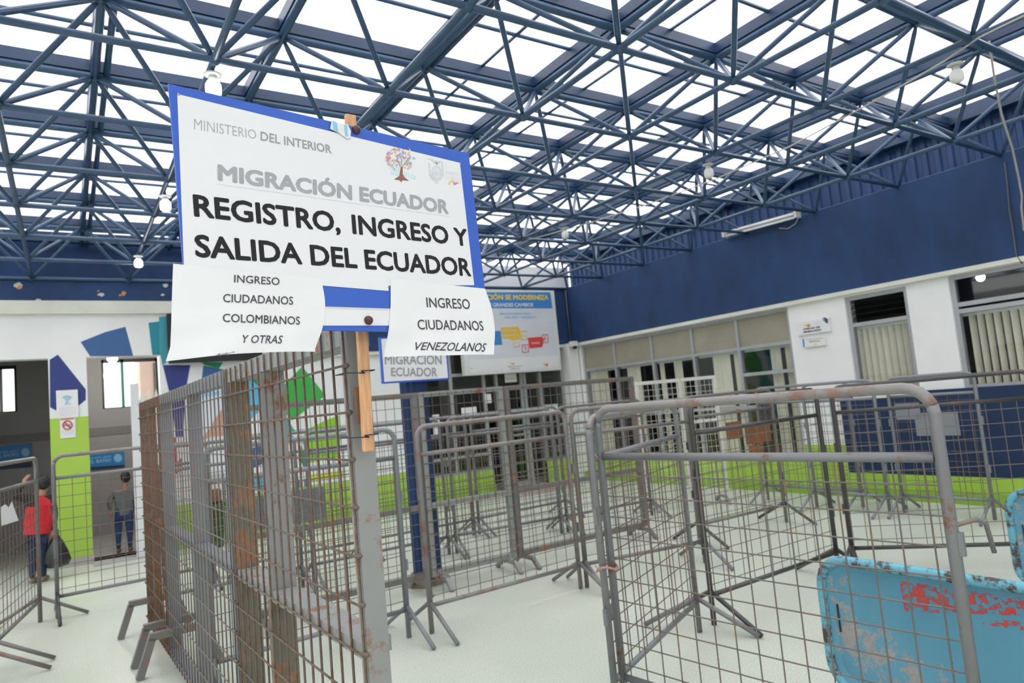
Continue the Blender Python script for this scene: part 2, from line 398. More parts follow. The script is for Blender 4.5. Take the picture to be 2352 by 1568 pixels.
# storefront of the office: stall riser, frames, panes
mb = MB(); mb.box((4.66, YW+.01, 0), (5.86, YW+.13, .36)); mb.box((6.95, YW+.01, 0), (7.50, YW+.13, .36)); struct(mb, 'trim_1', 'green')
w1 = MB()
for a in (4.66, 5.18, 5.80, 6.62, 6.95, 7.44): w1.box((a, YW+.03, .36 if a not in (5.80, 6.62, 6.95) else 0), (a+.055, YW+.10, 2.36))
for z in (.36, 1.93): w1.box((4.66, YW+.035, z), (7.50, YW+.095, z+.05)) if z > 1 else (w1.box((4.66, YW+.035, z), (5.80, YW+.095, z+.05)), w1.box((6.98, YW+.035, z), (7.50, YW+.095, z+.05)))
w1.box((4.70, YW+.035, .62), (5.80, YW+.095, .66), 0)
win = struct(w1, 'window_1', 'frame')
mb = MB(); mb.box((4.71, YW+.06, .40), (5.80, YW+.066, 1.93)); mb.box((6.98, YW+.06, .40), (7.45, YW+.066, 1.93)); mb.box((5.2, YW+.06, 1.98), (7.45, YW+.066, 2.36))
mb.build('pane', 'glass_dark', win)
mb = MB(); mb.box((4.71, YW+.05, 1.98), (5.18, YW+.08, 2.36)); mb.build('yellow_panel', plain('ochre_panel', (.30, .24, .10), .7, 0, .08, 3), win)
mb = MB(); mb.box((6.05, YW+.03, .02), (6.10, YW+.09, 1.93)); mb.box((6.10, YW+.04, .02), (6.58, YW+.08, .10)); mb.box((6.10, YW+.04, .86), (6.58, YW+.08, .90)); mb.box((6.55, YW+.03, .02), (6.61, YW+.09, 1.93))
door = struct(mb, 'door_1', 'frame')
MB().box((6.10, YW+.06, .05), (6.58, YW+.066, 1.90)).build('pane', 'glass_dark', door)
# rooms behind (dim)
mb = MB()
mb.box((4.5, 13.0, 0), (8.0, 13.1, 2.7)); mb.box((4.4, YW+.2, 0), (4.5, 13.1, 2.7)); mb.box((8.0, 9.92, 0), (8.1, 13.1, 2.7)); mb.box((4.4, YW+.2, 2.7), (8.1, 13.1, 2.8))
struct(mb, 'wall_office', 'grey_wall')
for lx, ly, lab in ((5.3, 10.9, 'lit tube lamp on the ceiling behind the office glass'), (7.0, 11.2, 'second lit tube lamp deeper behind the office glass')):
    t = thing('tube_lamp', lab, 'lamp', (lx, ly, 2.7)); MB().box((lx-.32, ly-.05, 2.64), (lx+.32, ly+.05, 2.70)).build('housing', 'white_metal', t)
    MB().tube([(lx-.29, ly, 2.625), (lx+.29, ly, 2.625)], .014, 8).build('tube', emit('lit_tube', (1, 1, .97), 7), t)
struct(MB().prism([(5.55, 8.75, .001), (6.95, 8.75, .001), (7.05, YW, .001), (5.75, YW, .001)], (0, 0, .006)), 'trim_2', 'walkway')
# restroom corridor behind the two left openings
YR = 12.0
wl, wr = on_y(0, 840, YR), on_y(40, 945, YR); vl, vr = on_y(232, 826, YR), on_y(366, 930, YR)
mb = wall_with_openings('y', YR, .12, -2.6, 2.2, 0, 2.85, [(wl.x-.25, wr.x, wr.z, wl.z), (vl.x, vr.x, vr.z, vl.z)])
mb.box((-2.7, YW+.2, 0), (-2.6, YR, 2.85)); mb.box((2.2, YW+.2, 0), (2.3, YR, 2.85)); mb.box((-2.7, YW+.2, 2.85), (2.3, YR+.1, 2.95)); mb.box((.02, YW+.2, 0), (.10, YR, 2.85))
struct(mb, 'wall_restroom', 'grey_wall')
mb = MB(); mb.box((-2.6, YR-.012, 1.50), (.02, YR-.001, 1.62)); mb.box((.10, YR-.012, 1.50), (2.2, YR-.001, 1.62)); struct(mb, 'trim_3', 'grey_stripe')
mb = MB(); mb.box((.24, YW, 0), (1.04, YR, .03)); mb.box((.24, YW-.30, 0), (1.04, YW, .018)); struct(mb, 'trim_4', 'grey_tile')
def window_frame(name, x0, x1, z0, z1, bars, mat='dark_wall'):
    mb = MB(); t = .03
    mb.box((x0, YR+.02, z0), (x0+t, YR+.07, z1)); mb.box((x1-t, YR+.02, z0), (x1, YR+.07, z1)); mb.box((x0, YR+.02, z1-t*1.6), (x1, YR+.07, z1)); mb.box((x0, YR+.02, z0), (x1, YR+.07, z0+t*.5))
    w = struct(mb, name, 'black'); mb = MB()
    for b in bars: mb.box((b-.02, YR+.02, z0), (b+.02, YR+.07, z1))
    mb.build('mullion', mat, w); MB().box((x0, YR+.04, z0), (x1, YR+.044, z1)).build('pane', 'glass', w)
window_frame('window_2', vl.x, vr.x, vr.z, vl.z, [on_y(282, 880, YR).x], 'green_frame')
window_frame('window_3', wl.x-.25, wr.x, wr.z, wl.z, [on_y(2, 900, YR).x], 'frame')
# a house seen through the restroom window
hx = on_y(322, 880, 14).x
hb = MB().box((hx, 14, 0), (hx+1.6, 15, 5)).build('building', 'outdoor_pink'); tag(hb, 'pale pink rendered building seen through the restroom window', 'building')
MB().box((hx+.22, 13.97, 1.9), (hx+.9, 13.999, 2.75)).build('opening', 'outdoor_dark', hb)

# ---- right wall
W1o, W2o, W3o = (5.261, 9.46, .40, 2.33), (3.79, 4.50, 1.155, 2.31), (1.6, 3.36, 1.15, 2.33)
wall_right = struct(wall_with_openings('x', XW, .2, -4, 9.72, 0, 2.5, [W1o, W2o, W3o]), 'wall_right', 'white_wall')
mb = MB(); mb.box((XW-.012, 4.72, 0), (XW-.001, 9.70, .587)) if False else None
mb.box((XW-.012, 4.70, 0), (XW-.001, 5.261, .587)); mb.box((XW-.012, 5.261, 0), (XW-.001, 9.70, .40)); mb.box((XW-.012, -4, 0), (XW-.001, 4.70, .262))
mb.build('green_dado', 'green', wall_right)
MB().box((XW-.014, -4, .262), (XW-.001, 4.71, 1.166)).build('blue_dado', 'blue_panel', wall_right)
struct(MB().box((XW-.16, -4, 0), (XW-.015, 9.49, .12)), 'baseboard_right', 'green_dark')
struct(MB().box((XW-.22, YW-.20, 0), (XW-.02, YW-.013, 2.385)), 'trim_5', 'white_wall')        # corner pier
struct(MB().box((-7, -4.2, 0), (10, -4.0, 3.4)), 'wall_back', 'white_wall'); struct(MB().box((-7.2, -4.2, 0), (-7, 12, 3.4)), 'wall_left', 'white_wall')
# fascias
fr = struct(MB().box((XW-.03, -4, 2.385), (XW+.33, YW, 3.41)), 'trim_6', 'fascia')
struct(MB().box((XW-.05, -4, 2.335), (XW+.05, YW-.2, 2.384)), 'trim_7', 'white_trim')
ff = MB(); ff.box((2.62, YW-.03, 2.385), (XW-.031, YW+.30, 3.41)); ff.box((-7, YW-.03, 3.14), (2.62, YW+.30, 3.41)); ff = struct(ff, 'trim_8', 'fascia')
struct(MB().box((2.62, YW-.05, 2.335), (XW-.055, YW+.05, 2.384)), 'trim_9', 'white_trim')
struct(MB().box((-7, YW-.04, 2.98), (2.6, YW-.002, 3.139)), 'trim_10', 'white_trim')
mb = MB()      # chipped paint on the left fascia
for (x, y, w, h, mi) in ((42, 655, 13, 9, 0), (45, 660, 7, 6, 1), (232, 676, 9, 5, 0), (284, 673, 6, 7, 1), (276, 678, 4, 3, 1), (380, 655, 7, 5, 0), (374, 677, 5, 3, 0), (88, 689, 7, 4, 0), (341, 598, 3, 2, 1), (226, 668, 4, 2, 1)):
    P = []
    for k in range(9):
        a = 2*math.pi*k/9; r = random.uniform(.65, 1.1); P.append(on_y(x+w*r*math.cos(a), y+h*r*math.sin(a), YW-.0315-.0006*mi))
    mb.add(P, [tuple(range(9))], mi)
mb.build('chipped_paint', ['chip_white', 'chip_orange'], ff)
# clerestory above the fascias
mb = MB()
yy = -4.0; P = []
while yy < 9.95: P += [(XW+.34, yy), (XW+.34, yy+.05), (XW+.365, yy+.065), (XW+.365, yy+.115)]; yy += .13
V = [(x, y, z) for x, y in P for z in (3.40, 4.02)]
mb.add(V, [(2*i, 2*i+2, 2*i+3, 2*i+1) for i in range(len(P)-1)]); mb.box((XW+.37, -4, 3.4), (XW+.42, 10, 4.02))
struct(mb, 'wall_clerestory_right', 'corrugated')
struct(MB().box((-7, YW+.26, 3.40), (2.62, YW+.30, 3.92)), 'wall_clerestory_left', 'fascia')
struct(MB().box((2.62, YW+.26, 3.40), (XW+.30, YW+.30, 3.86)), 'wall_clerestory_far', 'white_wall')
# right windows: frames, transoms, panes
def frame_x(name, y0, y1, z0, z1, mull, rails, t=.045):
    mb = MB(); X0, X1 = XW+.03, XW+.10
    for y in [y0, y1-t]+[m-t/2 for m in mull]: mb.box((X0, y, z0), (X1, y+t, z1))
    for z, a, b in [(z0, y0, y1), (z1-t, y0, y1)]+rails: mb.box((X0+.005, a, z), (X1-.005, b, z+t))
    return struct(mb, name, 'frame')
w = frame_x('window_4', *W1o, [8.633, 7.756, 6.92, 6.106], [(1.86, 5.261, 6.92), (1.86, 6.92, 9.46), (1.50, 5.261, 6.106), (1.06, 5.9, 9.46)])
MB().box((XW+.06, 5.261, .44), (XW+.066, 9.46, 1.86)).build('pane', 'glass', w)
MB().box((XW+.055, 5.28, 1.90), (XW+.08, 9.44, 2.29)).build('upper_panel', 'beige_panel', w)
w = frame_x('window_5', *W2o, [], [(1.95, 3.79, 4.50)])
MB().box((XW+.06, 3.8, 1.19), (XW+.066, 4.46, 1.95)).build('pane', 'glass', w)
mb = MB()
for k in range(4): z = 2.02+.068*k; mb.prism([(XW+.04, 3.83, z), (XW+.045, 3.83, z), (XW+.095, 3.83, z+.06), (XW+.09, 3.83, z+.06)], (0, .63, 0))
mb.build('louvre', 'glass_dark', w)
MB().box((XW-.02, 3.74, 1.11), (XW+.02, 4.54, 1.154)).build('sill', 'white_frame', w)
w = frame_x('window_6', *W3o, [], [(1.93, 1.6, 3.36), (2.00, 1.6, 3.36)])
MB().box((XW+.06, 1.62, 1.19), (XW+.066, 3.34, 1.93)).build('pane', 'glass', w)
MB().box((XW+.06, 1.62, 2.03), (XW+.066, 3.34, 2.30)).build('upper_pane', 'glass_dark', w)
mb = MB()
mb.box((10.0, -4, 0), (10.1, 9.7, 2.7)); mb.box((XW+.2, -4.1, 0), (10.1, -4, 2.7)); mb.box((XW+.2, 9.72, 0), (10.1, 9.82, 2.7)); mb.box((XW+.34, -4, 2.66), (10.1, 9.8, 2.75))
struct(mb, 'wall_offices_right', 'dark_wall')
def blind(y0, y1, z0, z1, label, openness, gaps=()):
    t = thing('vertical_blind', label, 'blind', (XW+.13, (y0+y1)/2, z0), 'vertical blinds in the right-hand windows')
    MB().box((XW+.12, y0, z1-.03), (XW+.16, y1, z1)).build('head_rail', 'white_frame', t)
    mb = MB(); y = y0+.05
    while y < y1-.03:
        if not any(a < y < b for a, b in gaps) and not (y0 > 5 and random.random() < .2):
            a = openness + random.uniform(-.12, .12); dx, dy = -.035*math.sin(a), .035*math.cos(a)
            mb.prism([(XW+.14-dx, y-dy, z0), (XW+.14+dx, y+dy, z0), (XW+.141+dx, y+dy, z0), (XW+.141-dx, y-dy, z0)], (0, 0, z1-z0-.03))
        y += .075
    mb.build('slats', 'blind', t)
blind(3.80, 4.49, 1.17, 1.95, 'beige vertical blind in narrow window under the black louvres', .80)
blind(1.62, 3.34, 1.17, 1.93, 'beige vertical blind in the rightmost window under dark glass', .95)
blind(5.30, 6.08, .45, 1.86, 'half-open beige vertical blind beside the wall with small signs', .85, ((5.75, 5.88),))
blind(6.12, 6.90, .45, 1.86, 'closed beige vertical blind second from the white wall', .35, ((6.75, 6.9),))
blind(6.95, 7.74, .45, 1.86, 'mostly drawn-back beige vertical blind in middle bay of long window', .7, ((7.05, 7.3), (7.4, 7.6)))
blind(7.78, 8.60, .45, 1.86, 'gappy beige vertical blind second from the corner pier', .45, ((7.85, 8.2),))
blind(8.66, 9.42, .45, 1.86, 'beige vertical blind in the bay next to the corner pier', .4, ((8.75, 8.95),))
# skylight sheet
struct(MB().box((-7, -4, 4.095), (XW+.36, 12, 4.10)), 'ceiling', 'skylight')

# ================================================================== SPACE FRAME ROOF
GX, GY, SY = 1.7208, 1.7245, .9934
tr = thing('roof_space_frame', 'blue steel tube space frame carrying the skylight over the hall', 'roof frame', (GX, GY, ZB))
NA, NB = range(-5, 7), range(-4, 9)
bn = {(a, b): Vector((GX+a, GY+SY*b, ZB)) for a in NA for b in NB}
tn = {(a, b): Vector((GX+.515+a, GY+2.4917+SY*(b-2), ZT)) for a in range(-5, 6) for b in range(-4, 8)}     # top node (a,b) sits over bottom cell (a..a+1, b..b+1)
for b in NB: MB().tube([bn[(-5, b)], bn[(6, b)]], .0205).build('bottom_chord', 'truss', tr)
for a in NA: MB().tube([bn[(a, -4)], bn[(a, 8)]], .0205).build('bottom_chord', 'truss', tr)
for b in range(-4, 8):
    p, q = tn[(-5, b)], tn[(5, b)]; e = Vector((.85, 0, 0))
    MB().tube([p-e, q+e], .028).build('top_chord', 'truss', tr)
    MB().bar(p-e+Vector((0, 0, .066)), q+e+Vector((0, 0, .066)), .052, .080).build('skylight_beam', 'truss_top', tr)
    y = p.y+SY/2; MB().tube([(p.x-.85, y, ZT+.10), (q.x+.85, y, ZT+.10)], .015).build('purlin', 'truss', tr)
for a in range(-5, 6):
    p, q = tn[(a, -4)], tn[(a, 7)]; e = Vector((0, .8, 0))
    mb = MB(); mb.tube([p-e, q+e], .028)
    if a in (-2, 0): mb.tube([p-e+Vector((.07, 0, .02)), q+e+Vector((.07, 0, .02))], .022)
    mb.build('top_chord', 'truss', tr)
    MB().bar(p-e+Vector((0, 0, .066)), q+e+Vector((0, 0, .066)), .058, .080).build('skylight_beam', 'truss_top', tr)
for a in (0, 1): MB().tube([(tn[(a, 0)].x+.5, -3, ZT+.10), (tn[(a, 0)].x+.5, 6.4, ZT+.10)], .013).build('purlin', 'truss', tr)
MB().box((XW+.18, -4, ZT+.02), (XW+.33, 10, ZT+.17)).build('edge_beam', 'truss_top', tr)
MB().box((-7, YW+.06, ZT-.02), (2.6, YW+.16, ZT+.10)).build('edge_beam', 'truss_top', tr)
dia = []
for (a, b), t in tn.items():
    for da in (0, 1):
        for db in (0, 1):
            n = bn[(a+da, b+db)]; m = (t+n)/2 - CAM; z = m.dot(FWD)
            vis = z > .3 and abs(m.dot(RIGHT)/z) < .9 and abs(m.dot(UP)/z) < .6
            dia.append(((0 if vis else 1000)+m.length, t, n))
dia.sort(key=lambda d: d[0])
def strut(mb, t, n):
    d = (n-t).normalized(); a, b = t+d*.03, n-d*.02
    mb.tube([a, a+d*.06, b-d*.06, b], [.012, .0185, .0185, .012])
for k, (_, t, n) in enumerate(dia):
    if k < 100: mb = MB(); strut(mb, t, n); mb.build('diagonal_strut', 'truss', tr)
mb = MB()
for _, t, n in dia[100:]: strut(mb, t, n)
o = mb.build('diagonal_struts', 'truss', tr); o['kind'] = 'stuff'
mb = MB()
for v in list(bn.values())+list(tn.values()): mb.ell(v, (.034, .034, .034), 8, 5)
o = mb.build('node_welds', 'truss', tr); o['kind'] = 'stuff'
# supports standing on the fascias
mb = MB()
for b in NB: mb.box((XW-.025, bn[(6, b)].y-.03, 3.41), (XW+.03, bn[(6, b)].y+.03, ZB+.01))
# (the last chord lines bear directly on the fascia top)

# blue fluted column
cx0, cx1 = on_y(924, 1000, 5.43), on_y(991, 1000, 5.43)
CX, CR = (cx0.x+cx1.x)/2, (cx1.x-cx0.x)*.43
t = thing('column', 'dark blue fluted steel column on a concrete pad behind the gates', 'column', (CX, 5.43, 0))
mb = MB(); prof = []
for k in range(48):
    a = 2*math.pi*k/48; r = CR*(1 if k % 4 < 2 else .93); prof.append((CX+r*math.cos(a), 5.43+r*math.sin(a), .06))
mb.prism(prof, (0, 0, ZB-.10)); mb.build('shaft', 'blue_panel' if False else 'fascia', t)
mb = MB(); P = []
for k in range(14):
    a = 2*math.pi*k/14; r = CR*random.uniform(1.45, 1.9); P.append((CX+r*math.cos(a), 5.43+r*math.sin(a), 0))
mb.prism(P, (0, 0, .035)); mb.prism([((p[0]-CX)*.72+CX, (p[1]-5.43)*.72+5.43, .035) for p in P], (0, 0, .04)); mb.build('concrete_pad', 'concrete', t)
MB().box((CX-.12, 5.31, ZB-.045), (CX+.12, 5.55, ZB-.02)).build('cap_plate', 'truss', t)

# ================================================================== CROWD BARRIERS
def arc(c, a, b, r, n=5):
    """points of a rounded corner at c between unit directions a and b"""
    c = Vector(c); out = []
    ctr = c + a*r + b*r
    for k in range(n+1):
        t = math.pi/2*k/n; out.append(ctr - a*r*math.sin(t)*1.0 - b*r*math.cos(t) if False else ctr - b*r*math.cos(t) - a*r*math.sin(t))
    return out
def barrier(L, R, label, mats=('grey_steel', 'wire', 'grey_steel'), top=1.335, rail=1.15, low=.175, r=.0165, step=.095, leg=.34, legs=(1, 1), group='mesh crowd barriers', corner=.075, wr=.0028, plates=(), top_mat=None, lugs=True):
    L = Vector((*L, 0)); R = Vector((*R, 0)); u = (R-L).normalized(); n = Vector((-u.y, u.x, 0)); Z = Vector((0, 0, 1)); w = (R-L).length
    t = thing('crowd_barrier', label, 'barrier', (L+R)/2, group)
    fm, wm, lm = mats; ca, cb = L+Z*top, R+Z*top
    left = [L+Z*.005]+arc(ca, u, -Z, corner)[::-1][::-1]
    # corner points: come up the left post, bend to the top rail
    pl = [ca - Z*corner + (u*corner*(1-math.cos(k*math.pi/10))) + Z*corner*math.sin(k*math.pi/10) for k in range(6)]
    pr_ = [cb - Z*corner - (u*corner*(1-math.cos(k*math.pi/10))) + Z*corner*math.sin(k*math.pi/10) for k in range(5, -1, -1)]
    if top_mat:
        MB().tube([L+Z*.005]+pl[:2], r, 10).build('post', fm, t); MB().tube([R+Z*.005]+pr_[::-1][:2], r, 10).build('post', fm, t)
        MB().tube(pl[1:]+pr_[:-1], r*1.01, 10).build('top_rail', top_mat, t)
    else: MB().tube([L+Z*.005]+pl+pr_+[R+Z*.005], r, 10).build('frame', fm, t)
    MB().tube([L+u*r+Z*rail, R-u*r+Z*rail], r*.88, 10).build('middle_rail', fm, t)
    MB().tube([L+u*r+Z*low, R-u*r+Z*low], r*.88, 10).build('bottom_rail', fm, t)
    mb = MB(); k = int((w-.02)/step); o = (w-k*step)/2
    for i in range(k+1):
        s = min(max(o+i*step, r+.004), w-r-.004); mb.tube([L+u*s+Z*(low+r*.6), L+u*s+Z*(rail-r*.6)], wr, 5, caps=False)
    z = low+step*.6
    while z < rail-.02: mb.tube([L+u*r*.5+Z*z+n*wr*1.8, R-u*r*.5+Z*z+n*wr*1.8], wr, 5, caps=False); z += step
    mb.build('wire_mesh', wm, t)
    for P, on in ((L, legs[0]), (R, legs[1])):
        if on:
            for s in (-1, 1): MB().tube([P+n*s*r*.6+Z*(low+.02), P+n*s*leg+Z*.014], r*.86, 8).build('leg', lm, t)
    if lugs:
        for P, d in ((L, -1), (R, 1)):
            for z in (.42, .86): MB().bar(P+u*d*(r+.004)+Z*z, P+u*d*(r+.004)+Z*(z+.07), .018, .014, u).build('lug', lm, t)
    for (s0, s1, z0, z1, pm) in plates:
        q = -n*(.01) if n.dot(CAM-L) > 0 else n*.01
        q = n*.008*(1 if n.dot(CAM-L) > 0 else -1)
        mb = MB(); mb.prism([L+u*s0+Z*z0+q, L+u*s1+Z*z0+q, L+u*s1+Z*z1+q, L+u*s0+Z*z1+q], q*.3); mb.build('plate', pm, t)
    return t
B1R = CAM+ray(2160, 1040)*2.09
b1 = barrier((2.06, 2.46), (B1R.x, B1R.y), 'large rust-streaked grey mesh barrier in the right foreground', ('grey_steel', 'wire', 'grey_steel'), 1.372, 1.154, .175, .0185, .093, legs=(0, 1), corner=.085, wr=.003, top_mat='pink_rust')
e = Vector((B1R.x, B1R.y, 0)); d_ = Vector((.13, -1.37, 0)).normalized()
MB().tube([e+d_*.01+Vector((0, 0, .95)), e+d_*.0+Vector((.12, -.02, .95)), e+Vector((.155, -.03, .93)), e+Vector((.17, -.035, .84))], .0075, 7).build('hook', 'grey_rusty', b1)
barrier((2.0, 2.45), (3.08, 2.94), 'grey mesh barrier hinged behind the left end of the large foreground barrier', ('grey_steel', 'wire_rust', 'grey_steel'), legs=(0, 1), top_mat='pink_rust')
barrier((3.23, 2.96), (4.55, 2.96), 'dark steel mesh barrier seen through the foreground barrier, left of the blue panel', ('dark_steel', 'wire', 'dark_steel'))
barrier((4.80, 4.46), (6.0, 4.40), 'rusty barrier with orange rust plates on its mesh', ('grey_rusty', 'wire_rust', 'dark_steel'), plates=((.50, .72, .90, 1.06, 'rust'), (.75, 1.12, .82, 1.02, 'rust'), (.78, .98, .70, .81, 'rust')))
barrier((4.71, 2.94), (5.54, 1.98), 'dark grey barrier right of the hooked posts, its rails running out of the right edge', ('dark_steel', 'wire', 'dark_steel'))
barrier((6.90, 3.70), (6.95, 2.93), 'grey barrier with two grey plates before the navy wall', ('grey_clean', 'wire_rust', 'grey_clean'), plates=((.05, .28, .92, 1.08, 'grey_clean'), (.22, .60, .76, .98, 'grey_clean')))
barrier((6.80, 4.58), (6.82, 3.80), 'grey barrier ending left of the plated barrier before the navy wall', ('grey_clean', 'wire', 'grey_clean'))
barrier((7.02, 5.36), (7.04, 4.20), 'grey barrier before the white wall under the two small signs', ('grey_clean', 'wire', 'grey_clean'))
barrier((1.951, 4.19), (3.21, 4.215), 'grey-brown mesh barrier in the centre, just right of the blue column', ('pink_rust', 'wire', 'grey_steel'))
barrier((3.26, 4.20), (4.32, 3.98), 'rust-tinted barrier continuing right from the central barrier', ('grey_rusty', 'wire', 'grey_steel'))
barrier((.64, 4.20), (1.81, 4.235), 'clean grey barrier behind the tall fence, left of the central barrier', ('grey_clean', 'wire', 'grey_clean'))
barrier((-.09, 7.04), (1.12, 7.10), 'barrier across the left opening, before the person in jeans and grey hoodie', ('grey_steel', 'wire', 'dark_steel'), top_mat='pink_rust')
t9 = barrier((-.43, 5.80), (-.21, 7.03), 'brown-grey barrier at left edge with a torn white notice', ('grey_rusty', 'wire_rust', 'grey_rusty'))
barrier((-.66, 4.40), (-.45, 5.58), 'nearer barrier at the left edge showing only two legs', ('grey_rusty', 'wire_rust', 'grey_rusty'))
barrier((.58, 6.18), (1.70, 6.21), 'barrier behind the tall fence, left of the poster stand', ('grey_steel', 'wire', 'grey_steel'), plates=())
barrier((1.80, 6.21), (3.14, 6.20), 'mid-hall barrier behind the column, in the nearer of two rows', ('grey_steel', 'wire', 'grey_steel'))
barrier((3.22, 6.19), (4.40, 6.02), 'barrier behind the double gate, right half of the nearer row', ('grey_steel', 'wire', 'grey_steel'))
barrier((4.48, 6.01), (5.62, 5.90), 'barrier left of the white gate, at the right end of the row', ('grey_rusty', 'wire', 'grey_steel'))
barrier((1.28, 6.86), (2.50, 6.85), 'barrier with a wide grey plate, behind the tall fence', ('grey_steel', 'wire', 'grey_steel'), plates=((.12, .86, .46, .78, 'grey_clean'),))
barrier((2.58, 6.85), (3.79, 6.85), 'barrier in the farther row, left of the entrance walkway', ('grey_steel', 'wire', 'grey_steel'))
barrier((3.87, 6.85), (5.13, 6.88), 'barrier in the farther row, in front of the entrance walkway', ('grey_steel', 'wire', 'grey_steel'))
# torn notice on the left barrier
u9 = Vector((.22, 1.23, 0)).normalized(); n9 = Vector((u9.y, -u9.x, 0))
mb = MB(); P = [on_plane(x, y, Vector((-.43, 5.8, 0))+n9*.012, n9) for x, y in ((2, 1165), (12, 1158), (20, 1166), (27, 1152), (33, 1170), (42, 1195), (3, 1207))]
mb.prism(P, n9*.002); nt9 = mb.build('notice_sheet', 'paper'); tag(nt9, 'torn white paper notice tied to the left-edge barrier', 'notice')
# faded red plastic strip tied round the two hinged posts
mb = MB(); c = Vector((2.03, 2.455, .66))
mb.tube([c+Vector((.055*math.cos(a), .036*math.sin(a), .012*math.sin(2*a))) for a in [2*math.pi*k/16 for k in range(17)]], .006, 6)
mb.tube([c+Vector((-.05, -.02, 0)), c+Vector((-.075, -.03, .012)), c+Vector((-.085, -.02, .03))], .004, 6)
tag(mb.build('tie_strip', plain('faded_red_tape', (.45, .25, .23), .5, 0, .35, 40)), 'faded red and white strip tied round the foreground barrier posts', 'strip')

# ================================================================== TALL REBAR FENCE (left)
def fx(y): return .6165 + (1.72-y)*.034          # line of the fence
def fence(name, y0, y1, label, post, rail, barm, near_post, z0=.05, z1=1.69, mid=.84, vstep=.085, hstep=.122, midpost=.5, feet=(), group='tall rebar fence panels', wide=.085, foot_mat=None, bar_r=.0042, far_post=None):
    A, B_ = Vector((fx(y0), y0, 0)), Vector((fx(y1), y1, 0)); u = (B_-A).normalized(); n = Vector((u.y, -u.x, 0)); Z = Vector((0, 0, 1)); w = (B_-A).length
    t = thing('fence_panel', label, 'fence', (A+B_)/2, group)
    def post_at(s, wx, pm, name='post', d=.045, lo=z0, hi=z1):
        c = A+u*s+n*(wx/2+.006); MB().bar(c+Z*lo, c+Z*hi, wx, d, u).build(name, pm, t)
    post_at(.024, near_post[1], near_post[0]); post_at(w-.024, wide, far_post or post)
    if midpost:
        post_at(w*midpost, wide, rail, 'middle_post', .045, mid+.021, z1-.061); post_at(w*midpost+.03, wide, post, 'middle_post', .045, z0+.061, mid-.021)
    for z, m in ((z1-.03, rail), (mid, rail), (z0+.03, rail)):
        a, b = A+u*.048+n*(wide/2+.006)+Z*z, B_-u*.048+n*(wide/2+.006)+Z*z
        MB().bar(a, b, wide, .06 if z != mid else .04).build('rail', m, t)
    mb = MB(); s = .012
    while s < w-.004: mb.tube([A+u*s+Z*(z0+.01), A+u*s+Z*(z1-.004)], bar_r, 6); s += vstep
    z = z0+.06
    while z < z1-.05: mb.tube([A-n*bar_r*1.8+Z*z, B_-n*bar_r*1.8+Z*z], bar_r*.9, 6); z += hstep
    mb.build('rebar_mesh', barm, t)
    mb = MB(); z = z0+.06
    while z < z1-.05: mb.ell(A+u*.006+n*.002+Z*z, (.010, .010, .007), 8, 5); mb.ell(B_-u*.006+n*.002+Z*z, (.009, .009, .007), 8, 5); z += hstep
    o = mb.build('weld_beads', barm, t); o['kind'] = 'stuff'
    for s in feet:
        c = A+u*s+n*.045
        mb = MB()
        for d in (-1, 1):
            a, k, g = c+Z*.24+n*d*.045, c+Z*.225+n*d*.15, c+Z*.004+n*d*.225
            mb.bar(k, g, .042, .042, u)
        mb.bar(c+Z*.232-n*.165, c+Z*.232+n*.165, .042, .042, Z)
        mb.build('foot', foot_mat or post, t)
    return t
fp1 = fence('f', 1.720, 3.10, 'near rust-stained rebar panel whose end post carries the big sign', 'rust_green', 'rust_grey', 'wire_rust', ('rust_grey', .058), bar_r=.0037, vstep=.083, midpost=.62)
fence('f', 3.13, 4.96, 'grey rebar fence panel, middle one of the tall fence', 'grey_clean', 'grey_clean', 'wire', ('grey_clean', .05), wide=.065, feet=(1.70,), foot_mat='grey_rusty', vstep=.08, midpost=.465, bar_r=.0032)
fence('f', 4.99, 5.95, 'rust-brown rebar panel at the far end of the tall fence', 'rust', 'rust', 'wire_rust', ('rust', .05), feet=(.10, .90), foot_mat='grey_rusty', vstep=.08, bar_r=.003, wide=.042)
# hinge plate and bolt sleeve on the near post
px_, py_ = fx(1.72), 1.72
MB().bar((px_+.022, py_-.026, 1.42), (px_+.022, py_-.026, 1.515), .026, .010, (0, 1, 0)).build('hinge_plate', 'rust', fp1)
MB().tube([(px_+.042, py_-.030, 1.385), (px_+.042, py_-.030, 1.505)], .0085, 10).build('hinge_barrel', 'dark_steel', fp1)

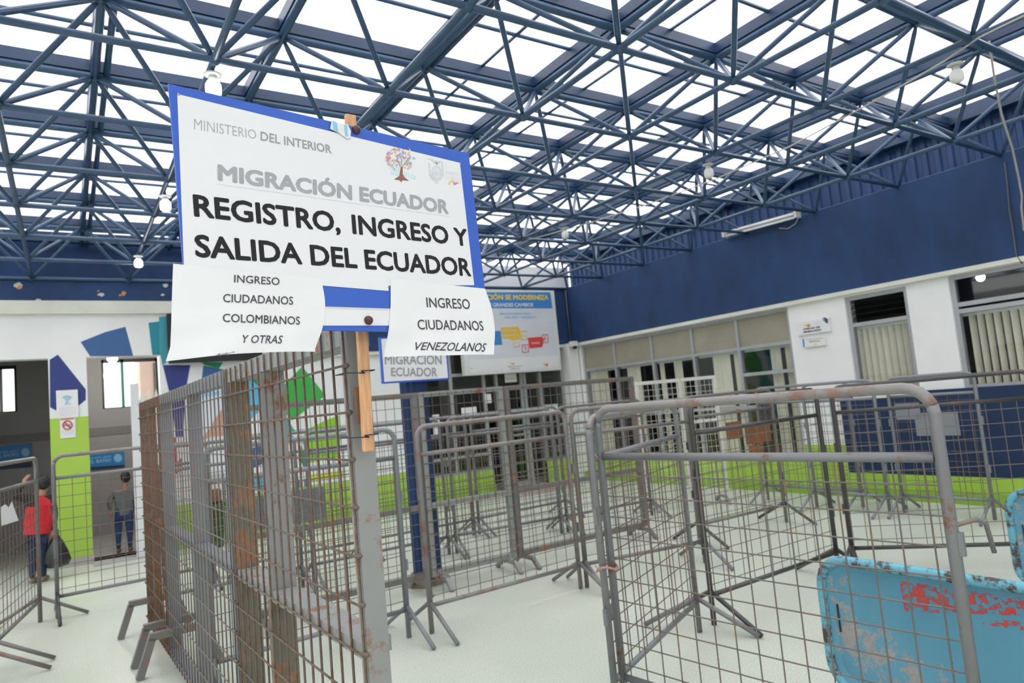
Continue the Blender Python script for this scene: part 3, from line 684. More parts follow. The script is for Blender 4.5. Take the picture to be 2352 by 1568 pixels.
# ================================================================== MESH GATES IN MID HALL
def gate(L, R, label, fm, wm, z0=.10, z1=1.59, mid=.66, cat='gate', name='mesh_gate', step=.075, group=None, mids=(), feet=(0, 1), t_=.042, legm=None):
    L = Vector((*L, 0)); R = Vector((*R, 0)); u = (R-L).normalized(); n = Vector((-u.y, u.x, 0)); Z = Vector((0, 0, 1)); w = (R-L).length
    t = thing(name, label, cat, (L+R)/2, group)
    for s in [t_/2]+[w*m for m in mids]+[w-t_/2]: MB().bar(L+u*s+Z*z0, L+u*s+Z*z1, t_, t_, u).build('post', fm, t)
    for z in (z0+t_/2, mid, z1-t_/2): MB().bar(L+u*t_+Z*z, R-u*t_+Z*z, t_, t_).build('rail', fm, t)
    mb = MB(); s = t_
    while s < w-t_: mb.tube([L+u*s-n*.024+Z*(z0+.02), L+u*s-n*.024+Z*(z1-.01)], .0026, 5, caps=False); s += step
    z = z0+.06
    while z < z1: mb.tube([L-n*.029+Z*z, R-n*.029+Z*z], .0026, 5, caps=False); z += step*1.25
    mb.build('wire_mesh', wm, t)
    for k in feet:
        c = (L+u*.08 if k == 0 else R-u*.08); mb = MB()
        mb.bar(c+Z*(z0-.016)-n*.115, c+Z*(z0-.016)+n*.115, .035, .03, Z)
        for d in (-1, 1): mb.bar(c+Z*(z0-.012)+n*d*.105, c+Z*.003+n*d*.20, .035, .03, u)
        mb.build('foot', legm or fm, t)
gate((1.05, 5.19), (2.42, 5.165), 'grey mesh gate left of the rusty-topped gate, crossing before the blue column', 'grey_rusty', 'wire', group=None)
gate((2.44, 5.165), (3.25, 5.15), 'mesh gate with a rusty orange top bar, right of the blue column', 'rust_grey', 'wire_rust')
gate((3.275, 5.15), (4.82, 5.14), 'long grey mesh gate in front of the office entrance', 'grey_rusty', 'wire')
gate((5.80, 6.16), (6.73, 5.70), 'white mesh gate with rust spots before the long window', 'white_rusty', 'white_rusty', z0=.10, z1=1.545, mid=1.0, mids=(.55,), step=.06, legm='rust_grey')
# white picket gate in the restroom doorway
gx0, gx1 = on_y(303, 1000, 9.5).x, on_y(388, 1000, 9.5).x
t = thing('picket_gate', 'white metal gate of pointed pickets at the restroom doorway', 'gate', ((gx0+gx1)/2, 9.5, 0))
MB().box((gx0, 9.47, 0), (gx0+.09, 9.53, 2.08)).build('post', 'white_metal', t)
zt = on_y(340, 925, 9.5).z
for z in (.25, zt-.03): MB().box((gx0+.09, 9.485, z), (gx1, 9.515, z+.07)).build('rail', 'white_metal', t)
x = gx0+.10
while x < gx1-.02:
    MB().prism([(x, 9.46, .12), (x+.045, 9.46, .12), (x+.045, 9.46, zt+.06), (x+.0225, 9.46, zt+.17), (x, 9.46, zt+.06)], (0, .02, 0)).build('picket', 'white_metal', t); x += .078

# ================================================================== SKY-BLUE SHEET PANELS
def sheet_panel(P, u, w, h, label, red=False):
    """rounded sheet-steel panel: tube rim, recessed sheet, stub legs; P = near-left foot, u = direction"""
    P = Vector(P); u = Vector(u).normalized(); Z = Vector((0, 0, 1)); n = Vector((-u.y, u.x, 0))
    if n.dot(CAM-P) < 0: n = -n
    t = thing('sheet_panel', label, 'panel', P+u*w/2, 'sky-blue sheet panels'); c = .12; lo = .10
    def loop(ins):
        out = []; cc = c-ins; pts = []
        for cx_, cz, a0 in ((w-c, h-c, 0), (c, h-c, 90), (c, lo+c, 180), (w-c, lo+c, 270)):
            for k in range(7):
                a = math.radians(a0+15*k); pts.append(P+u*(cx_+cc*math.cos(a))+Z*(cz+cc*math.sin(a)))
        return pts
    o = loop(0); mb = MB(); mb.tube(o+[o[0], o[1]], .021, 10, caps=False); mb.build('rim', 'rim_blue', t)
    i1 = loop(.012); i2 = loop(.042); mb = MB(); k = len(i1)
    i2 = [p-n*.014 for p in i2]
    mb.add(i1+i2, [(j, (j+1) % k, k+(j+1) % k, k+j) for j in range(k)], 0, True); mb.add([p+n*.0 for p in i2]+[p-n*.003 for p in i2], [tuple(range(k)), tuple(range(2*k-1, k-1, -1))], 0)
    mb.build('sheet', 'panel_blue', t)
    for s in (.16, w-.16): MB().tube([P+u*s+Z*.001, P+u*s+Z*(lo+.01)], .018, 10).build('leg', 'rim_blue', t)
    MB().bar(P+u*.055+Z*(h*.52)-n*.010, P+u*.055+Z*(h*.70)-n*.010, .006, .004, n).build('slot', 'black', t)
    if red:
        q = -n*.0125
        def pt(px, py): return on_plane(px, py, P+q, n)
        for quad in (((2066, 1334), (2352, 1374), (2352, 1414), (2078, 1404)), ((2256, 1418), (2352, 1428), (2352, 1447), (2258, 1434))):
            MB().add([pt(*p) for p in quad], [(0, 1, 2, 3)]).build('flaked_lettering', 'red_flake', t)
    return t
sheet_panel((2.745, 1.875, 0), (0, -1, 0), 1.5, .645, 'low sky-blue sheet-steel panel with flaked red lettering, right foreground', True)
sheet_panel((4.66, 1.885, 0), (.04, -1, 0), 1.5, .655, 'second sky-blue sheet panel, partly cut off at the right edge')

# ================================================================== THE BIG SIGN ON THE FENCE POST
K = 1.095
S_TL, S_TR, S_BR, S_BL = [CAM+Vector(p)*K for p in ((.197, 1.454, .701), (.958, 1.583, .697), (.961, 1.548, .191), (.200, 1.419, .195))]
s_u = (S_TR-S_TL).normalized(); s_n = s_u.cross((S_TL-S_BL)).normalized()
if s_n.dot(CAM-S_TL) < 0: s_n = -s_n
s_v = s_n.cross(s_u)
S_O = (S_TL+S_TR+S_BR+S_BL)/4
def sp(x, y, d=0.): return on_plane(x, y, S_O+s_n*d, s_n)
sign = thing('sign_board', 'big white blue-bordered migration sign board on the near fence post', 'sign', S_BL*.5+S_BR*.5)
def flat(pts, d, name, mat, parent, thick=.0006, fn=sp):
    P = [fn(x, y, d) for x, y in pts]; return MB().prism(P, s_n*thick).build(name, mat, parent)
Q = [(387, 192), (1077, 352), (1126, 766), (433, 752)]
mb = MB(); P = [sp(x, y) for x, y in Q]; mb.prism(P, s_n*-.006); mb.build('board', 'sign_blue', sign)
flat([(407, 216), (1056, 374), (1089, 655), (892, 656), (892, 668), (732, 655), (424, 655)], .0006, 'white_field', 'sign_white', sign)
flat([(427, 700), (735, 703.5), (895.6, 708.6), (1095, 716), (1100, 748), (902, 747.5), (738, 747.5), (432, 740)], .0006, 'white_band', 'sign_white', sign)
flat([(731, 703.5), (895.6, 708.6), (896, 713), (735, 708)], .0013, 'grey_line', 'ink_pale', sign, .0002)
def line(parent, name, mat, body, bl, br, tr, tl, d=.0016, bold=0., italic=0., fn=None, lift=None, plane=None):
    f = fn or (lambda x, y: sp(x, y, d)); mb = MB()
    lettering(mb, body, f(*bl), f(*br), f(*tr), f(*tl), bold, italic, 0, lift); return mb.build(name, mat, parent)
line(sign, 'lettering', 'ink_grey', 'MINISTERIO', (446, 297.5), (589, 319.5), (587.5, 299), (446, 272.5), bold=-.012)
line(sign, 'lettering', 'ink_mid', 'DEL INTERIOR', (598.5, 322), (762, 352.5), (760, 333.5), (598.5, 301.5), bold=.012)
line(sign, 'lettering', 'ink_grey', 'MIGRACIÓN ECUADOR', (500, 414), (1031, 492), (1029, 460), (499.5, 376.6), bold=.042)
flat([(499, 422), (1034, 497), (1034, 498.3), (499, 423.3)], .0013, 'underline', 'ink_pale', sign, .0002)
line(sign, 'lettering', 'ink', 'REGISTRO,', (446, 497), (783, 534), (779.5, 488.5), (442, 445.5), bold=.03)
line(sign, 'lettering', 'ink', 'INGRESO Y', (810, 537), (1076, 566), (1071.5, 526), (806.5, 492), bold=.03)
line(sign, 'lettering', 'ink', 'SALIDA DEL ECUADOR', (449, 590), (1083, 635), (1078.5, 594), (445, 537.5), bold=.03)
# tree emblem
mb = MB(); P = [sp(x, y, .0016) for x, y in ((921, 383), (925, 381), (925, 398), (929, 407), (940, 415), (924, 414), (922, 419), (918, 414), (905, 412), (917, 404), (919, 392))]
mb.add(P, [tuple(range(len(P)))])
for a, b in (((922, 384), (912, 368)), ((924, 383), (934, 368)), ((923, 382), (922, 364)), ((915, 372), (902, 366)), ((930, 374), (943, 374))):
    mb.tube([sp(*a, .0016), sp(*b, .0016)], .0006, 4)
mb.build('tree_emblem', 'trunk_ink', sign)
cols = [plain('leaf_print_%s' % n, c, .5, 0, .03, 40) for n, c in (('orange', (.85, .55, .12)), ('green', (.48, .70, .25)), ('pink', (.70, .20, .36)), ('blue', (.28, .36, .68)), ('sky', (.52, .78, .90)), ('violet', (.50, .40, .66)), ('coral', (.72, .32, .26)))]
mb = MB(); rnd = random.Random(3)
for k in range(175):
    a = rnd.uniform(0, 2*math.pi); r = math.sqrt(rnd.uniform(.02, 1)); x, y = 919+33*r*math.cos(a), 367+26*r*math.sin(a)+(x_ if False else 0)
    if y > 383 and 908 < x < 934: continue
    ra = rnd.uniform(-.6, .6); c, s_ = math.cos(ra), math.sin(ra); A, B2 = rnd.uniform(1.2, 1.8), rnd.uniform(1.8, 2.7); y += (x-919)*.16
    P = [sp(x+A*math.cos(t)*c-B2*math.sin(t)*s_, y+A*math.cos(t)*s_+B2*math.sin(t)*c, .0015+.00001*k) for t in [2*math.pi*j/8 for j in range(8)]]
    mb.add(P, [tuple(range(8))], rnd.randrange(7))
for (x, y, mi) in ((940, 343, 0), (939, 354, 4), (951, 362, 1)):
    mb.add([sp(*p, .0017) for p in ((x-2, y-4), (x+3, y+1), (x+4, y+3), (x-1, y+4), (x, y))], [(0, 1, 2, 3, 4)], mi)
o = mb.build('leaf_print', cols, sign); o['kind'] = 'stuff'
line(sign, 'lettering', 'teal_ink', 'Toda', (893, 388), (917, 393), (917, 381), (893, 376), italic=.25)
line(sign, 'lettering', 'teal_ink', 'una', (897, 401), (916, 404), (916, 389), (897, 386), italic=.25)
line(sign, 'lettering', 'teal_ink', 'Vida', (928, 408), (955, 412), (955, 400), (928, 392), italic=.25)
# grey shield emblem with spread bird, and the small ribbon
mb = MB()
def pp(pts, mi=0, d=.0016): mb.add([sp(x, y, d) for x, y in pts], [tuple(range(len(pts)))], mi)
pp([(979, 364), (992, 363), (1000, 370), (1006, 377), (1000, 377), (990, 368)]); pp([(1020, 373), (1008, 368), (1003, 374), (1005, 378), (1010, 374)])
pp([(999, 370), (1004, 369), (1006, 376), (1002, 379)])
for x0, x1 in ((984, 990), (1014, 1019)): pp([(x0, 374), (x0+3, 374), (x1+1, 408), (x1-4, 404)])
ring = [(1003+12.5*math.cos(t), 397+17*math.sin(t)) for t in [2*math.pi*j/20 for j in range(20)]]; pp(ring)
pp([(988, 402), (1000, 414), (1006, 414), (1017, 404), (1014, 412), (1005, 417), (1006, 421), (999, 421), (1000, 417), (991, 411)])
pp([(1003+9.5*math.cos(t), 396+13.5*math.sin(t)) for t in [2*math.pi*j/20 for j in range(20)]], 1, .0019)
pp([(994, 401), (1000, 393), (1004, 398), (1008, 394), (1012, 402)], 0, .0021)
mb.build('shield_emblem', ['ink_pale', 'bb_white'], sign)
for body, x0, x1, yb in (('EL', 1022, 1028, 385), ('GOBIERNO', 1023, 1057, 399), ('DE TODOS', 1024, 1058, 411)):
    sl = .19*(x1-x0); line(sign, 'lettering', 'ink_pale', body, (x0, yb), (x1, yb+sl*.9), (x1, yb+sl*.9-7), (x0, yb-8), bold=-.014)
mb = MB(); pp([(1028, 424), (1033, 416), (1039, 413), (1042, 415), (1036, 419), (1033, 424)], 0); pp([(1039, 414), (1042, 416), (1044, 422), (1041, 421)], 1, .0017); pp([(1041, 422), (1046, 418), (1058, 420), (1050, 422), (1046, 425), (1043, 425)], 2)
mb.build('ribbon_emblem', [cols[0], cols[3], cols[2]], sign)
for x, y in ((817, 299), (845, 736)):
    c = sp(x, y, 0); MB().lathe(c, [(.0115, 0), (.0118, .004), (.0095, .010), (.005, .0135), (.001, .0145)], 18, 0, s_n).build('bolt', 'bolt', sign)
for x, y in ((410, 217), (1057, 377)): MB().lathe(sp(x, y, .0006), [(.003, 0), (.0025, .0015), (.0005, .002)], 10, 0, s_n).build('rivet', 'frame', sign)
# wood stake behind the sign
a, b = on_y(804, 264, 1.690), on_y(846, 1037, 1.682)
mb = MB(); mb.bar(b, a, .030, .016, (0, 1, 0)); stake = tag(mb.build('wooden_stake', 'wood'), 'pale wooden stake wired to the fence post behind the sign', 'stake')
bm_ = stake.modifiers.new('worn_edges', 'BEVEL'); bm_.width = .004; bm_.segments = 2
for z, lab in ((1.44+.112, 'upper binding wire round post and wooden stake'), (1.44-.052, 'lower binding wire round post and wooden stake')):
    x0, x1, y0, y1 = .598, b.x+.022+(z-b.z)*(a.x-b.x)/(a.z-b.z), 1.666, 1.752
    mb = MB().tube([(x0, y1, z), (x0, y0+.012, z), (x0+.05, y0+.008, z-.003), (x1-.036, y0+.002, z+.002), (x1, y0, z+.003), (x1+.002, y0+.03, z+.003), (x1, y1, z+.004), (x0, y1, z)], .0017, 6)
    tag(mb.build('binding_wire', 'wire_tie'), lab, 'wire')
# torn tape at the top edge
mb = MB(); pp([(762, 276), (778, 282), (799, 286), (806, 300), (805, 316), (797, 319), (780, 306), (758, 296)], 0, .004)
pp([(764, 277), (774, 281), (777, 303), (766, 297)], 1, .0045); pp([(790, 286), (797, 288), (800, 312), (793, 314)], 1, .0045)
tag(mb.build('tape_patch', ['tape', 'tape_blue']), 'torn tape patch with blue print at the sign top edge', 'tape')
# paper notices
def paper(name, label, quad, seg, lines, fold, sway, amp=.010):
    (tl, tr, br, bl) = quad
    v0 = (sp(*tl)-S_O).dot(s_v)*.5+(sp(*tr)-S_O).dot(s_v)*.5; v1 = (sp(*bl)-S_O).dot(s_v)*.5+(sp(*br)-S_O).dot(s_v)*.5
    uc = (sp(*tl)-S_O).dot(s_u)*.5+(sp(*tr)-S_O).dot(s_u)*.5; hw = (sp(*tr)-sp(*tl)).length/2
    def disp(p):
        q = p-S_O; t = (v0-q.dot(s_v))/(v0-v1); s_ = (q.dot(s_u)-uc)/hw; t = max(0, min(1.05, t))
        return .0022 + amp*t*t*(.45+.55*math.cos(s_*1.7+sway)) + .0014*math.sin(7*s_+5*t)*t + .0009*math.sin(17*t+3*s_)*t
    nu, nv = 30, 26; V = []
    for j in range(nv+1):
        for i in range(nu+1):
            s_, t = i/nu, j/nv
            x = (tl[0]*(1-s_)+tr[0]*s_)*(1-t)+(bl[0]*(1-s_)+br[0]*s_)*t; y = (tl[1]*(1-s_)+tr[1]*s_)*(1-t)+(bl[1]*(1-s_)+br[1]*s_)*t
            x, y = fold(s_, t, x, y); p = sp(x, y); V.append(p+s_n*disp(p))
    k = len(V); V += [p-s_n*.0004 for p in V]; w = nu+1
    fs = [(j*w+i, j*w+i+1, (j+1)*w+i+1, (j+1)*w+i) for j in range(nv) for i in range(nu)]
    fs += [tuple(k+q for q in reversed(f)) for f in fs]
    ob = MB().add(V, fs, 0, True).build(name, 'paper'); tag(ob, label, 'notice', 'paper notices taped to the sign')
    for ln in lines:
        body, bl_, br_, tr_, tl_ = ln[:5]
        line(ob, 'lettering', 'ink_paper', body, bl_, br_, tr_, tl_, 0, 0.006, ln[5] if len(ln) > 5 else 0., fn=lambda x, y: sp(x, y), lift=lambda p: p+s_n*(disp(p)+.0009))
    return ob
def fold_l(s, t, x, y):
    x += 16*math.sin(math.pi*min(1, t*1.05))*s**3 - (10*(1-s)**3*max(0, t-.85)/.15 if t > .85 else 0)
    y += 6*math.sin(math.pi*s)*t*-1; return x, y
def fold_r(s, t, x, y):
    x += 12*math.sin(math.pi*t)*s**3 + 10*math.sin(math.pi*t)*(1-s)**3*.6; return x, y
paper('notice_sheet', 'left paper notice on the big sign, for Colombian and other citizens', ((397, 606), (736, 640), (722, 808), (388, 831)), 0, [
    ('INGRESO', (536.5, 649), (640.5, 655.5), (641, 638.5), (537, 631.5)), ('CIUDADANOS', (511, 694.5), (671.5, 700.5), (672, 682), (511.5, 675.5)),
    ('COLOMBIANOS', (509, 740.5), (686.5, 746.5), (687, 728), (509.5, 721.5)), ('Y OTRAS', (552, 789), (645, 790.5), (646.5, 772), (553, 771), .22),
    ('NAC', (482, 823), (524, 818.5), (535, 810), (497, 814), .2)], fold_l, .4)
paper('notice_sheet', 'right paper notice on the big sign, for Venezuelan citizens', ((896, 641), (1113, 663), (1130, 815), (880, 820)), 0, [
    ('INGRESO', (979, 706), (1078.5, 710.5), (1076, 687.5), (977, 683.5)), ('CIUDADANOS', (958, 757), (1108, 760), (1105.5, 738), (956, 734.5)),
    ('VENEZOLANOS', (949, 804.5), (1111, 809), (1114, 789.5), (952, 786.5), .25)], fold_r, -.5)

# ================================================================== OTHER SIGNS
def board_y(name, label, cat, Y, quad, thick, face, frame=None, fw=0., back='frame'):
    P = [on_y(x, y, Y) for x, y in quad]; x0 = (P[0].x+P[3].x)/2; x1 = (P[1].x+P[2].x)/2; z1 = (P[0].z+P[1].z)/2; z0 = (P[2].z+P[3].z)/2
    t = thing(name, label, cat, ((x0+x1)/2, Y, z0))
    MB().box((x0, Y, z0), (x1, Y+thick, z1)).build('board', frame or face, t)
    if frame: MB().box((x0+fw, Y-.002, z0+fw), (x1-fw, Y-.0005, z1-fw)).build('face', face, t)
    return t
def quads_y(t, Y, name, mat, pts): return MB().add([on_y(x, y, Y) for x, y in pts], [tuple(range(len(pts)))]).build(name, mat, t)
def line_y(t, Y, mat, body, bl, br, tr, tl, bold=0., italic=0.): return line(t, 'lettering', mat, body, bl, br, tr, tl, 0, bold, italic, fn=lambda x, y: on_y(x, y, Y))
ys = 5.25
t = board_y('sign_board', 'small white sign with thin blue border on the blue column', 'sign', ys, ((873, 772), (1027, 773), (1030, 877), (877, 875)), .03, 'sign_white', 'sign_blue', .014)
line_y(t, ys-.004, 'ink_mid', 'MIGRACIÓN', (884, 836.5), (1015, 836.5), (1014, 815), (883, 816), .02)
line_y(t, ys-.004, 'ink_mid', 'ECUADOR', (898.5, 863.5), (1004.5, 864.5), (1004, 844), (898, 844), .02)
MB().bar((CX, 5.285, on_y(950, 800, ys).z), (CX, 5.335, on_y(950, 800, ys).z), .2, .05).build('bracket', 'frame', t)
yb = 9.56
t = board_y('billboard', 'large white billboard with blue header hung over the office entrance', 'sign', yb, ((1051, 663), (1272, 667), (1290, 849), (1070, 862)), .10, 'bb_white', 'white_frame', .06)
yb -= .004
quads_y(t, yb, 'blue_header', 'bb_blue', ((1060, 671), (1264, 671), (1269, 708), (1063, 707)))
quads_y(t, yb, 'lower_band', 'sign_white', ((1077, 826), (1281, 816), (1284, 843), (1080, 855)))
line_y(t, yb-.002, 'bb_yellow', 'MIGRACIÓN SE MODERNIZA', (1071, 688), (1260, 688.5), (1259.5, 677), (1070.5, 676), .04)
line_y(t, yb-.002, 'bb_white', 'HACEMOS GRANDES CAMBIOS', (1078, 705), (1225, 704), (1224.5, 695.5), (1078, 695.5), .035)
line_y(t, yb-.002, 'sky_print', 'SERVICIO MIGRATORIO', (1147.5, 722.5), (1219, 721.5), (1219, 717.5), (1147.5, 718), .03)
line_y(t, yb-.002, 'sky_print', 'MÁS ÁGIL Y EFICIENTE:', (1159, 731), (1232, 730), (1232, 725.5), (1159, 726.5), .03)
quads_y(t, yb, 'bubble', 'bb_blue', ((1120, 760), (1150, 760), (1154, 791.5), (1120, 793)))
quads_y(t, yb, 'bubble', 'bb_orange', ((1150.5, 752), (1190, 750), (1195, 758), (1199, 776), (1182, 778), (1176, 782), (1170, 778), (1153.5, 777)))
quads_y(t, yb, 'bubble', 'bb_red', ((1212, 775.5), (1244, 773), (1249, 778), (1246, 797), (1216, 800)))
def outline_box(x0, y0, x1, y1, mat, glyph):
    mb = MB()
    for a, b in (((x0, y0), (x1, y0-1)), ((x1, y0-1), (x1+1, y1-1)), ((x1+1, y1-1), (x0+1, y1)), ((x0+1, y1), (x0, y0))): mb.tube([on_y(*a, yb), on_y(*b, yb)], .006, 5)
    for g in glyph: mb.tube([on_y(*p, yb) for p in g], .006, 5)
    mb.build('icon', mat, t)
outline_box(1196, 760, 1209, 779, 'bb_yellow', (((1200, 764), (1202, 772), (1206, 772)),)); outline_box(1179, 779, 1193, 796, 'bb_yellow', (((1183, 787), (1189, 785)),))
outline_box(1245, 769, 1258, 787, 'bb_red', (((1250, 773), (1250, 783), (1254, 778), (1250, 773)),)); outline_box(1199, 792, 1213, 809, 'bb_red', (((1203, 798), (1207, 796), (1208, 804)),))
line_y(t, yb-.003, 'bb_white', 'MIGRATORIO', (1155, 773), (1192, 771), (1192, 768), (1155, 769.5), .02); line_y(t, yb-.003, 'bb_white', 'SERVICIO', (1154, 762), (1185, 760), (1185, 757), (1154, 758.5), .02)
line_y(t, yb-.003, 'bb_white', 'USUARIO', (1221, 790), (1240, 789), (1240, 785), (1221, 786), .02)
quads_y(t, yb-.002, 'pasted_label', 'paper', ((1153, 828), (1211, 824), (1213, 849), (1155, 852)))
line_y(t, yb-.004, 'ink_mid', 'UNIDAD DE CONTROL', (1166, 843.5), (1200, 841.5), (1200, 839), (1166, 840.5), .03); line_y(t, yb-.004, 'ink_mid', 'MIGRATORIO', (1173, 848.5), (1194, 847), (1194, 844.5), (1173, 845.5), .03)
for x, y, s in ((1176, 834, 1), (1252, 836, 1.3), (1082, 845, .6)):
    mb = MB(); mb.add([on_y(x+s*a, y+s*b, yb-.004) for a, b in ((-9, -5), (-3, 0), (6, -2), (5, 2), (-2, 2))], [(0, 1, 2, 3, 4)], 0); mb.add([on_y(x+s*a, y+s*b, yb-.0045) for a, b in ((-1, 2), (5, 1), (5, 3.5))], [(0, 1, 2)], 1)
    mb.build('flag_swoosh', ['bb_orange', 'bb_red'], t)
# sheets on the green pillar
yp = YW-.018
t = board_y('notice_sheet', 'wireless network notice on the lime pillar', 'notice', yp, ((128, 897), (178, 894), (181, 957), (131, 961)), .002, 'paper')
mb = MB(); c = (154, 922)
for r in (5, 9.5, 14): mb.tube([on_y(c[0]+r*1.05*math.cos(a), c[1]-r*.95*math.sin(a), yp-.002) for a in [math.radians(45+9*k) for k in range(11)]], .0065, 5)
mb.ell(on_y(c[0], c[1]+1, yp-.001), (.014, .002, .014), 10, 6); mb.build('signal_symbol', 'sky_print', t)
line_y(t, yp-.002, 'sky_print', 'Wi-Fi', (147, 929.5), (162, 928.5), (162, 925.5), (147, 926.5), .03)
mb = MB()
for k in range(4): a, b = on_y(136, 938+5.3*k, yp-.0015), on_y(174-(7 if k % 2 else 0), 935.5+5.3*k, yp-.0015); mb.bar(a, b, .001, .006)
mb.build('text_lines', 'ink_pale', t)
t = board_y('notice_sheet', 'no smoking notice below the wireless notice on the lime pillar', 'notice', yp-.001, ((137, 962), (172, 959), (175, 1004), (139, 1006)), .002, 'paper')
mb = MB(); c = (155, 976)
mb.tube([on_y(c[0]+10.5*math.cos(a), c[1]+10*math.sin(a), yp-.003) for a in [2*math.pi*k/20 for k in range(21)]], .008, 5); mb.tube([on_y(148, 969, yp-.003), on_y(162, 983, yp-.003)], .008, 5); mb.build('prohibition_symbol', 'red_print', t)
mb = MB(); mb.bar(on_y(147, 976.5, yp-.003), on_y(162, 975.5, yp-.003), .001, .018); mb.build('cigarette_symbol', 'ink_mid', t)
mb = MB(); mb.bar(on_y(139, 963.5, yp-.002), on_y(170, 961, yp-.002), .001, .012); mb.build('red_strip', 'red_print', t)
mb = MB()
for k in range(3): mb.bar(on_y(142, 991+4*k, yp-.0025), on_y(170, 988.5+4*k, yp-.0025), .001, .006)
mb.build('text_lines', 'ink_pale', t)
# restroom posters
yr = YR-.02
for q, lab in ((((196, 1037), (285, 1031), (286.5, 1072), (198, 1080)), 'blue restroom poster behind the right-hand restroom doorway'), (((-18, 1025), (72.5, 1018), (73, 1072), (-18, 1080)), 'dim blue restroom poster in the left restroom doorway')):
    t = board_y('restroom_poster', lab, 'poster', yr, q, .008, 'poster_blue'); dx, dy = q[1][0]-285, q[1][1]-1031; h = (q[2][1]-q[1][1])/41
    quads_y(t, yr-.001, 'navy_strip', 'poster_navy', [(q[3][0], q[3][1]-(7 if dx == 0 else 15)), (q[2][0], q[2][1]-(5 if dx == 0 else 14)), q[2], q[3]])
    line_y(t, yr-.002, 'sky_print', 'MANTÉN LIMPIO', (203+dx, 1054.5+dy), (256+dx, 1049+dy), (256+dx, 1045.5+dy), (203+dx, 1050.5+dy), .01)
    line_y(t, yr-.002, 'sky_print', 'EL BAÑO', (205.5+dx, 1064.5+dy), (255+dx, 1059.5+dy), (255+dx, 1051.5+dy), (205+dx, 1056.5+dy), .02)
    MB().add([on_y(271+dx+9.5*math.cos(a), 1051.5+dy+9.5*math.sin(a), yr-.002) for a in [2*math.pi*k/18 for k in range(18)]], [tuple(range(18))]).build('round_emblem', 'sky_print', t)
# two signs on the white wall at right
xs = XW-.03
def board_x(label, quad, X, thick):
    P = [on_x(x, y, X) for x, y in quad]; y0, y1 = (P[1].y+P[2].y)/2, (P[0].y+P[3].y)/2; z1, z0 = (P[0].z+P[1].z)/2, (P[2].z+P[3].z)/2
    t = thing('wall_sign', label, 'sign', (X, (y0+y1)/2, z0)); MB().box((X, y0, z0), (X+thick, y1, z1)).build('board', 'sign_white', t); return t
def line_x(t, X, mat, body, bl, br, tr, tl, bold=0., italic=0.): return line(t, 'lettering', mat, body, bl, br, tr, tl, 0, bold, italic, fn=lambda x, y: on_x(x, y, X))
def quad_x(t, X, name, mat, pts): return MB().add([on_x(x, y, X) for x, y in pts], [tuple(range(len(pts)))]).build(name, mat, t)
t = board_x('upper white wall sign with flag swoosh beside the narrow window', ((1828, 740), (1903, 729), (1907, 760), (1831, 771)), xs, .028)
line_x(t, xs-.002, 'ink', 'UNIDAD DE', (1845, 758), (1883.5, 752.3), (1883, 748.5), (1844.5, 754), .04); line_x(t, xs-.002, 'ink', 'MIGRACIÓN', (1845.5, 765), (1886, 759), (1885.5, 754.8), (1845, 760.5), .04)
quad_x(t, xs-.002, 'flag_swoosh', 'bb_orange', ((1842, 744), (1847, 747), (1861, 742), (1861, 746), (1853, 748.5), (1846, 748))); quad_x(t, xs-.0025, 'flag_swoosh', 'bb_red', ((1852, 748.5), (1861, 746), (1860, 749.5), (1855, 750)))
for k, (c, pts) in enumerate((('sea', ((1889, 730), (1893, 729), (1896, 740), (1891, 736))), ('navy', ((1893, 729), (1897, 729), (1902, 741), (1900, 743), (1896, 740))), ('red', ((1897, 730), (1902, 733), (1902.5, 738), (1900, 737))))): quad_x(t, xs-.002-.0003*k, 'round_emblem', MUR[c], pts)
line_x(t, xs-.002, 'ink_pale', 'MINISTERIO', (1867, 742), (1884, 739.5), (1884, 737.5), (1867, 740)); line_x(t, xs-.002, 'ink_pale', 'DEL INTERIOR', (1867.5, 746), (1885, 743.5), (1885, 741.5), (1867.5, 744))
t = board_x('lower white wall sign with blue left edge below the swoosh sign', ((1843, 779), (1895, 775), (1897, 792.5), (1845.5, 798)), xs, .028)
quad_x(t, xs-.002, 'blue_edge', 'bb_blue', ((1842.8, 779.5), (1846.5, 777.5), (1848.5, 796.5), (1845, 797)))
line_x(t, xs-.002, 'ink_mid', 'Todo trámite es', (1852, 781.5), (1889, 777.5), (1889, 774.5), (1852, 778)); line_x(t, xs-.002, 'ink_mid', 'PERSONAL', (1859, 786.5), (1884, 783.8), (1883.8, 780.5), (1859, 783), .02)
quad_x(t, xs-.002, 'flag_swoosh', 'bb_orange', ((1868, 791), (1871, 792.5), (1878, 790.5), (1872, 790)))

# ================================================================== LAMPS, CABLES
def lamp(px, py, lit, label, drop=.115):
    P = on_z(px, py, ZB-drop); ax = GX+round(P.x-GX); ay = GY+SY*round((P.y-GY)/SY)
    q = Vector((ax, P.y, 0)) if abs(P.x-ax) < abs(P.y-ay) else Vector((P.x, ay, 0))
    t = thing('pendant_bulb', label, 'lamp', (P.x, P.y, ZB-.0185), 'bulbs hung under the space frame'); z = P.z
    mb = MB().tube([(P.x, P.y, ZB-.012), (P.x, P.y, z+.072)], .012, 8); mb.tube([(q.x, q.y, ZB-.026), (P.x, P.y, ZB-.026)], .009, 8) if (Vector((P.x, P.y, 0))-q).length > .03 else None; mb.build('stem', 'truss', t)
    MB().lathe((P.x, P.y, z+.062), [(.014, .012), (.048, .010), (.046, .003), (.02, 0)], 20).build('ceiling_rose', 'ceramic', t)
    MB().lathe((P.x, P.y, z+.035), [(.022, .026), (.024, 0)], 16).build('socket', 'ceramic', t)
    MB().lathe((P.x, P.y, z-.05), [(.008, 0), (.03, .003), (.039, .012), (.041, .03), (.040, .062), (.030, .080), (.022, .088)], 20).build('bulb', 'bulb_lit' if lit else 'bulb_off', t)
